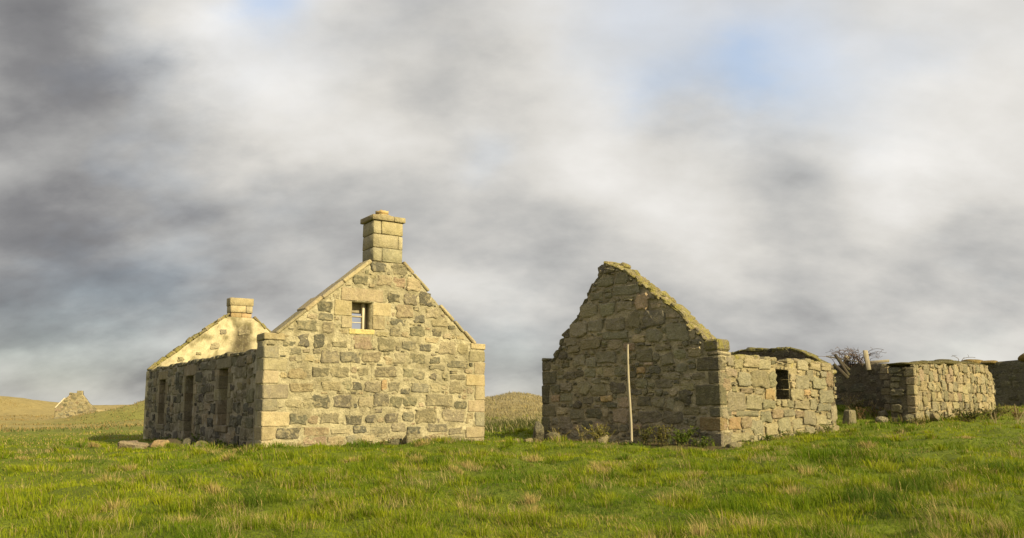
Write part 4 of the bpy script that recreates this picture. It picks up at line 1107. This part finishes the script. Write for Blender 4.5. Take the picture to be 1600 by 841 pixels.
gs = 'weeds along the foot of the byre side wall'
for i, (s, h, lab) in enumerate(((.9, .22, 'tiny green weed nearest the sunlit byre corner'), (2.0, .26, 'green weed below the left half of the byre side wall'), (3.3, .30, 'leafy weed straight below the byre window'), (4.6, .26, 'green weed right of the byre window, at the wall foot'), (6.0, .34, 'taller green weed near the far end of the byre side wall'))):
    p = YS.w(s, .25, 0); weed('wall_weed', p[0], p[1], h, 16, .35, 14, .055, lab, gs, (.15, .14, .05), rg.choice([GREEN, OLIVE]), 60 + i)
gf = 'weeds along the foot of the shaded cottage front'
for i, (s, h, lab) in enumerate(((1.2, .24, 'low weed at the cottage corner on the shaded side'), (2.9, .28, 'weed under the nearest front window'), (5.6, .34, 'bushy weed between the near window and the door'), (9.8, .34, 'weed beyond the cottage door at the wall foot'))):
    p = FW.w(s, .3, 0); weed('wall_weed', p[0], p[1], h, 16, .4, 14, .06, lab, gf, (.15, .14, .05), rg.choice([GREEN, OLIVE]), 70 + i)
gr_ = 'rough weeds on the bank beside the outbuilding'
for i, (x, y, h, lab) in enumerate(((11.6, 27.0, .5, 'brown weed on the bank just right of the byre end'), (12.2, 27.2, .45, 'olive weed in the middle of the bank'), (11.9, 27.9, .55, 'tall dry weed high on the bank below the low wall'), (12.75, 25.5, .3, 'green weed at the corner of the broken outbuilding end'), (17.9, 29.9, .45, 'green weed far along the outbuilding wall foot'), (17.4, 28.0, .5, 'rough dead weed out in the grass right of the brambles'))):
    weed('bank_weed', x, y, h, 20, .45, 12, .065, lab, gr_, (.24, .18, .09), rg.choice([OLIVE, BROWN, (.13, .12, .035)]), 80 + i)

# ================================================================ grass
npr = np.random.default_rng(5)
CAMX = 0.0
def inside(x, y):
    def box(O, d1, l1, d2, l2, m=.05):
        a = (x - O[0]) * d1[0] + (y - O[1]) * d1[1]; b = (x - O[0]) * d2[0] + (y - O[1]) * d2[1]
        return (a > -m) & (a < l1 + m) & (b > -m) & (b < l2 + m)
    r = box(A0, U, WID, Wd, LEN + .6) | box(D0, Gd, 5.93, Ld, 7.38) | box(C0, Ld, 10.3, Gd, .78) | box(D2, Gd, 4.2, Ld, .3) | box(E2, -Gd, 6, Ld, .6)
    return r
def blades(name, x, y, h, w, col, lab, mat=M_GRASS, lean=.45, bendw=(-.25, .05), out=None):
    n = len(x); z = H(x, y) - .01
    az = npr.uniform(0, 2 * np.pi, n)
    la = npr.uniform(0, 1, n) ** 1.3 * lean; ld = npr.uniform(0, 2 * np.pi, n)
    lx = np.cos(ld) * la + bendw[0] * npr.uniform(.3, 1, n); ly = np.sin(ld) * la + bendw[1]
    if out is not None: lx = lx + out[0]; ly = ly + out[1]
    dx = np.cos(az) * w / 2; dy = np.sin(az) * w / 2
    V = np.zeros((n, 5, 3), np.float32)
    for i, (t, ww, hz) in enumerate(((0, 1, 0), (0, -1, 0), (.42, .8, .60), (.42, -.8, .60), (1.0, 0, 1.0))):
        bx = lx * h * t ** 1.2; by = ly * h * t ** 1.2
        V[:, i, 0] = x + dx * ww + bx; V[:, i, 1] = y + dy * ww + by
        V[:, i, 2] = z + h * hz * (1 - .25 * la * t)
    me = bpy.data.meshes.new(name)
    me.vertices.add(n * 5); me.vertices.foreach_set('co', V.ravel())
    base = np.arange(n, dtype=np.int32)[:, None] * 5
    li = base + np.array([0, 1, 3, 2, 2, 3, 4], np.int32)[None]
    me.loops.add(n * 7); me.loops.foreach_set('vertex_index', li.ravel())
    me.polygons.add(n * 2)
    ls = (np.arange(n, dtype=np.int32)[:, None] * 7 + np.array([0, 4], np.int32)[None]).ravel()
    me.polygons.foreach_set('loop_start', ls)
    me.update(calc_edges=True)
    me.polygons.foreach_set('use_smooth', np.ones(n * 2, bool))
    ca = me.color_attributes.new('tint', 'FLOAT_COLOR', 'POINT')
    c = np.ones((n, 5, 4), np.float32); c[:, :, :3] = col[:, None, :]
    ca.data.foreach_set('color', c.ravel())
    me.materials.append(mat)
    o = bpy.data.objects.new(name, me); place(o, (0, 0, 0), None)
    props(o, lab, kind='stuff')
    return o
def scatter(n, r0, r1, amax):
    r = r0 * (r1 / r0) ** npr.uniform(0, 1, n); a = npr.uniform(-amax, amax, n)
    return r * np.sin(a), r * np.cos(a), r
x, y, r = scatter(470000, 5.2, 58, rad(46))
st, sa, so_ = zone(x, y)
clump = fbm(x * 1.6, y * 1.6, 41, 3); patch = fbm(x * .35, y * .35, 43, 3); tus = fbm(x * .8 + 7, y * .8, 47, 2)
nearwall = np.maximum.reduce([seg_near(x, y, A0 - .0, A0 + U * WID, .5), seg_near(x, y, A0, A0 + Wd * LEN, .8), seg_near(x, y, D0, D0 + Gd * 5.93, .5), seg_near(x, y, D0, D0 + Ld * 7.4, .5), seg_near(x, y, C0, C0 + Ld * 10, .7), seg_near(x, y, (11.0, 27.3), (12.8, 26.2), 1.2)])
keepm = (~inside(x, y)) & (npr.uniform(0, 1, len(x)) > so_ * .96) & (npr.uniform(0, 1, len(x)) < .5 + .9 * clump)
x, y, r, clump, patch, tus, st, sa, nearwall = [v[keepm] for v in (x, y, r, clump, patch, tus, st, sa, nearwall)]
n = len(x)
hgt = (.030 + .085 * np.clip(clump - .25, 0, 1) + .17 * sstep(.60, .80, tus) * sstep(.35, .6, clump)) * npr.uniform(.6, 1.25, n) + .13 * nearwall * npr.uniform(0, 1, n) * sstep(.35, .6, clump)
wid = np.maximum(.0042, r * .00062) * npr.uniform(.7, 1.3, n)
g0 = np.array((.090, .150, .006)); g1 = np.array((.270, .300, .012)); dry = np.array((.42, .32, .125)); dk = np.array((.055, .100, .012))
t = np.clip(npr.normal(.42, .24, n) + (patch - .5) * 2.4, 0, 1)[:, None]
col = g0 * (1 - t) + g1 * t
t = (sstep(.55, .75, fbm(x * 1.1 + 30, y * 1.1, 51, 3)) * .85)[:, None]; col = col * (1 - t) + dk * t
drp = sstep(.56, .74, fbm(x * .9 + 60, y * .9, 55, 4)); isd = npr.uniform(0, 1, n) < (.03 + .34 * drp + .10 * sstep(-4, -9, x) + .25 * sstep(24, 45, r) + .7 * st + .22 * nearwall)
col[isd] = dry * npr.uniform(.55, 1.2, (isd.sum(), 1))
blades('grass', x, y, hgt, wid, col, 'rough green pasture grass with dry straw tufts', lean=.85)
# green tussocks
cx, cy, cr = scatter(1700, 5.6, 32, rad(44))
kk = (~inside(cx, cy)) & (fbm(cx * .6 + 13, cy * .6, 63, 2) > .40) & (zone(cx, cy)[2] < .3); cx, cy, cr = cx[kk], cy[kk], cr[kk]
per = 100; m_ = len(cx); rd = npr.uniform(.10, .30, m_)
ox = npr.normal(0, .5, (m_, per)); oy = npr.normal(0, .5, (m_, per))
x = (cx[:, None] + ox * rd[:, None]).ravel(); y = (cy[:, None] + oy * rd[:, None]).ravel(); r = np.repeat(cr, per); n = len(x)
tone = npr.uniform(0, 1, m_)[:, None]; dr_ = (npr.uniform(0, 1, m_) < .12)[:, None]
tc = np.array((.095, .150, .008)) * (1 - tone) + np.array((.270, .298, .012)) * tone
tc = np.where(dr_, np.array((.40, .31, .12)), tc)
col = np.repeat(tc, per, 0) * npr.uniform(.65, 1.3, (n, 1)); dm = npr.uniform(0, 1, n) < .10; col[dm] = np.array((.40, .31, .12)) * npr.uniform(.7, 1.1, (dm.sum(), 1))
hh_ = np.repeat(npr.uniform(.06, .16, m_), per) * npr.uniform(.6, 1.2, n) * np.exp(-.5 * (ox ** 2 + oy ** 2)).ravel()
blades('grass_tussocks', x, y, hh_ + .03, np.maximum(.0042, r * .00060), col, 'rounded tussocks of longer grass in the pasture', lean=.4, out=(ox.ravel() * .8, oy.ravel() * .8))
# straw tussocks
cx, cy, cr = scatter(300, 6.0, 26, rad(42))
kk = (~inside(cx, cy)) & (fbm(cx * .5 + 3, cy * .5, 61, 2) > .48); cx, cy, cr = cx[kk], cy[kk], cr[kk]
per = 50
x = np.repeat(cx, per) + npr.normal(0, .10, len(cx) * per); y = np.repeat(cy, per) + npr.normal(0, .10, len(cx) * per); r = np.repeat(cr, per)
n = len(x)
col = np.array((.42, .33, .15)) * npr.uniform(.6, 1.2, (n, 1)); gm = npr.uniform(0, 1, n) < .35; col[gm] = np.array((.13, .16, .03))
blades('dry_grass', x, y, npr.uniform(.08, .20, n) * (.6 + .8 * np.repeat(npr.uniform(0, 1, len(cx)), per)), np.maximum(.0036, r * .0005), col, 'straw coloured tussocks standing in the pasture', lean=1.1)
# marram on the dunes
x = npr.uniform(-9, 10, 46000); y = 30 + 38 * npr.uniform(0, 1, 46000) ** .9
k = (~inside(x, y)); x, y = x[k], y[k]; n = len(x)
far = sstep(33, 46, y)
col = np.array((.37, .31, .175)) * npr.uniform(.6, 1.15, (n, 1)); gm = npr.uniform(0, 1, n) > .15 + .8 * far; col[gm] = np.array((.085, .095, .028)) * npr.uniform(.7, 1.4, (gm.sum(), 1))
blades('marram_grass', x, y, npr.uniform(.14, .42, n) * (1.1 - .55 * far), np.full(n, .032), col, 'pale marram grass on the dune behind the two buildings', lean=1.1)
x = npr.uniform(-130, -22, 40000); y = npr.uniform(60, 175, 40000); n = len(x)
st, sa, so_ = zone(x, y)
col = np.where((npr.uniform(0, 1, n) < .25 + .75 * st)[:, None], np.array((.30, .22, .085)), np.array((.10, .12, .03))) * npr.uniform(.7, 1.2, (n, 1))
k = fbm(x * .12, y * .12, 71, 3) > .42
blades('field_grass', x[k], y[k], npr.uniform(.10, .26, k.sum()), np.full(k.sum(), .10), col[k], 'golden rough grass on the far slopes')
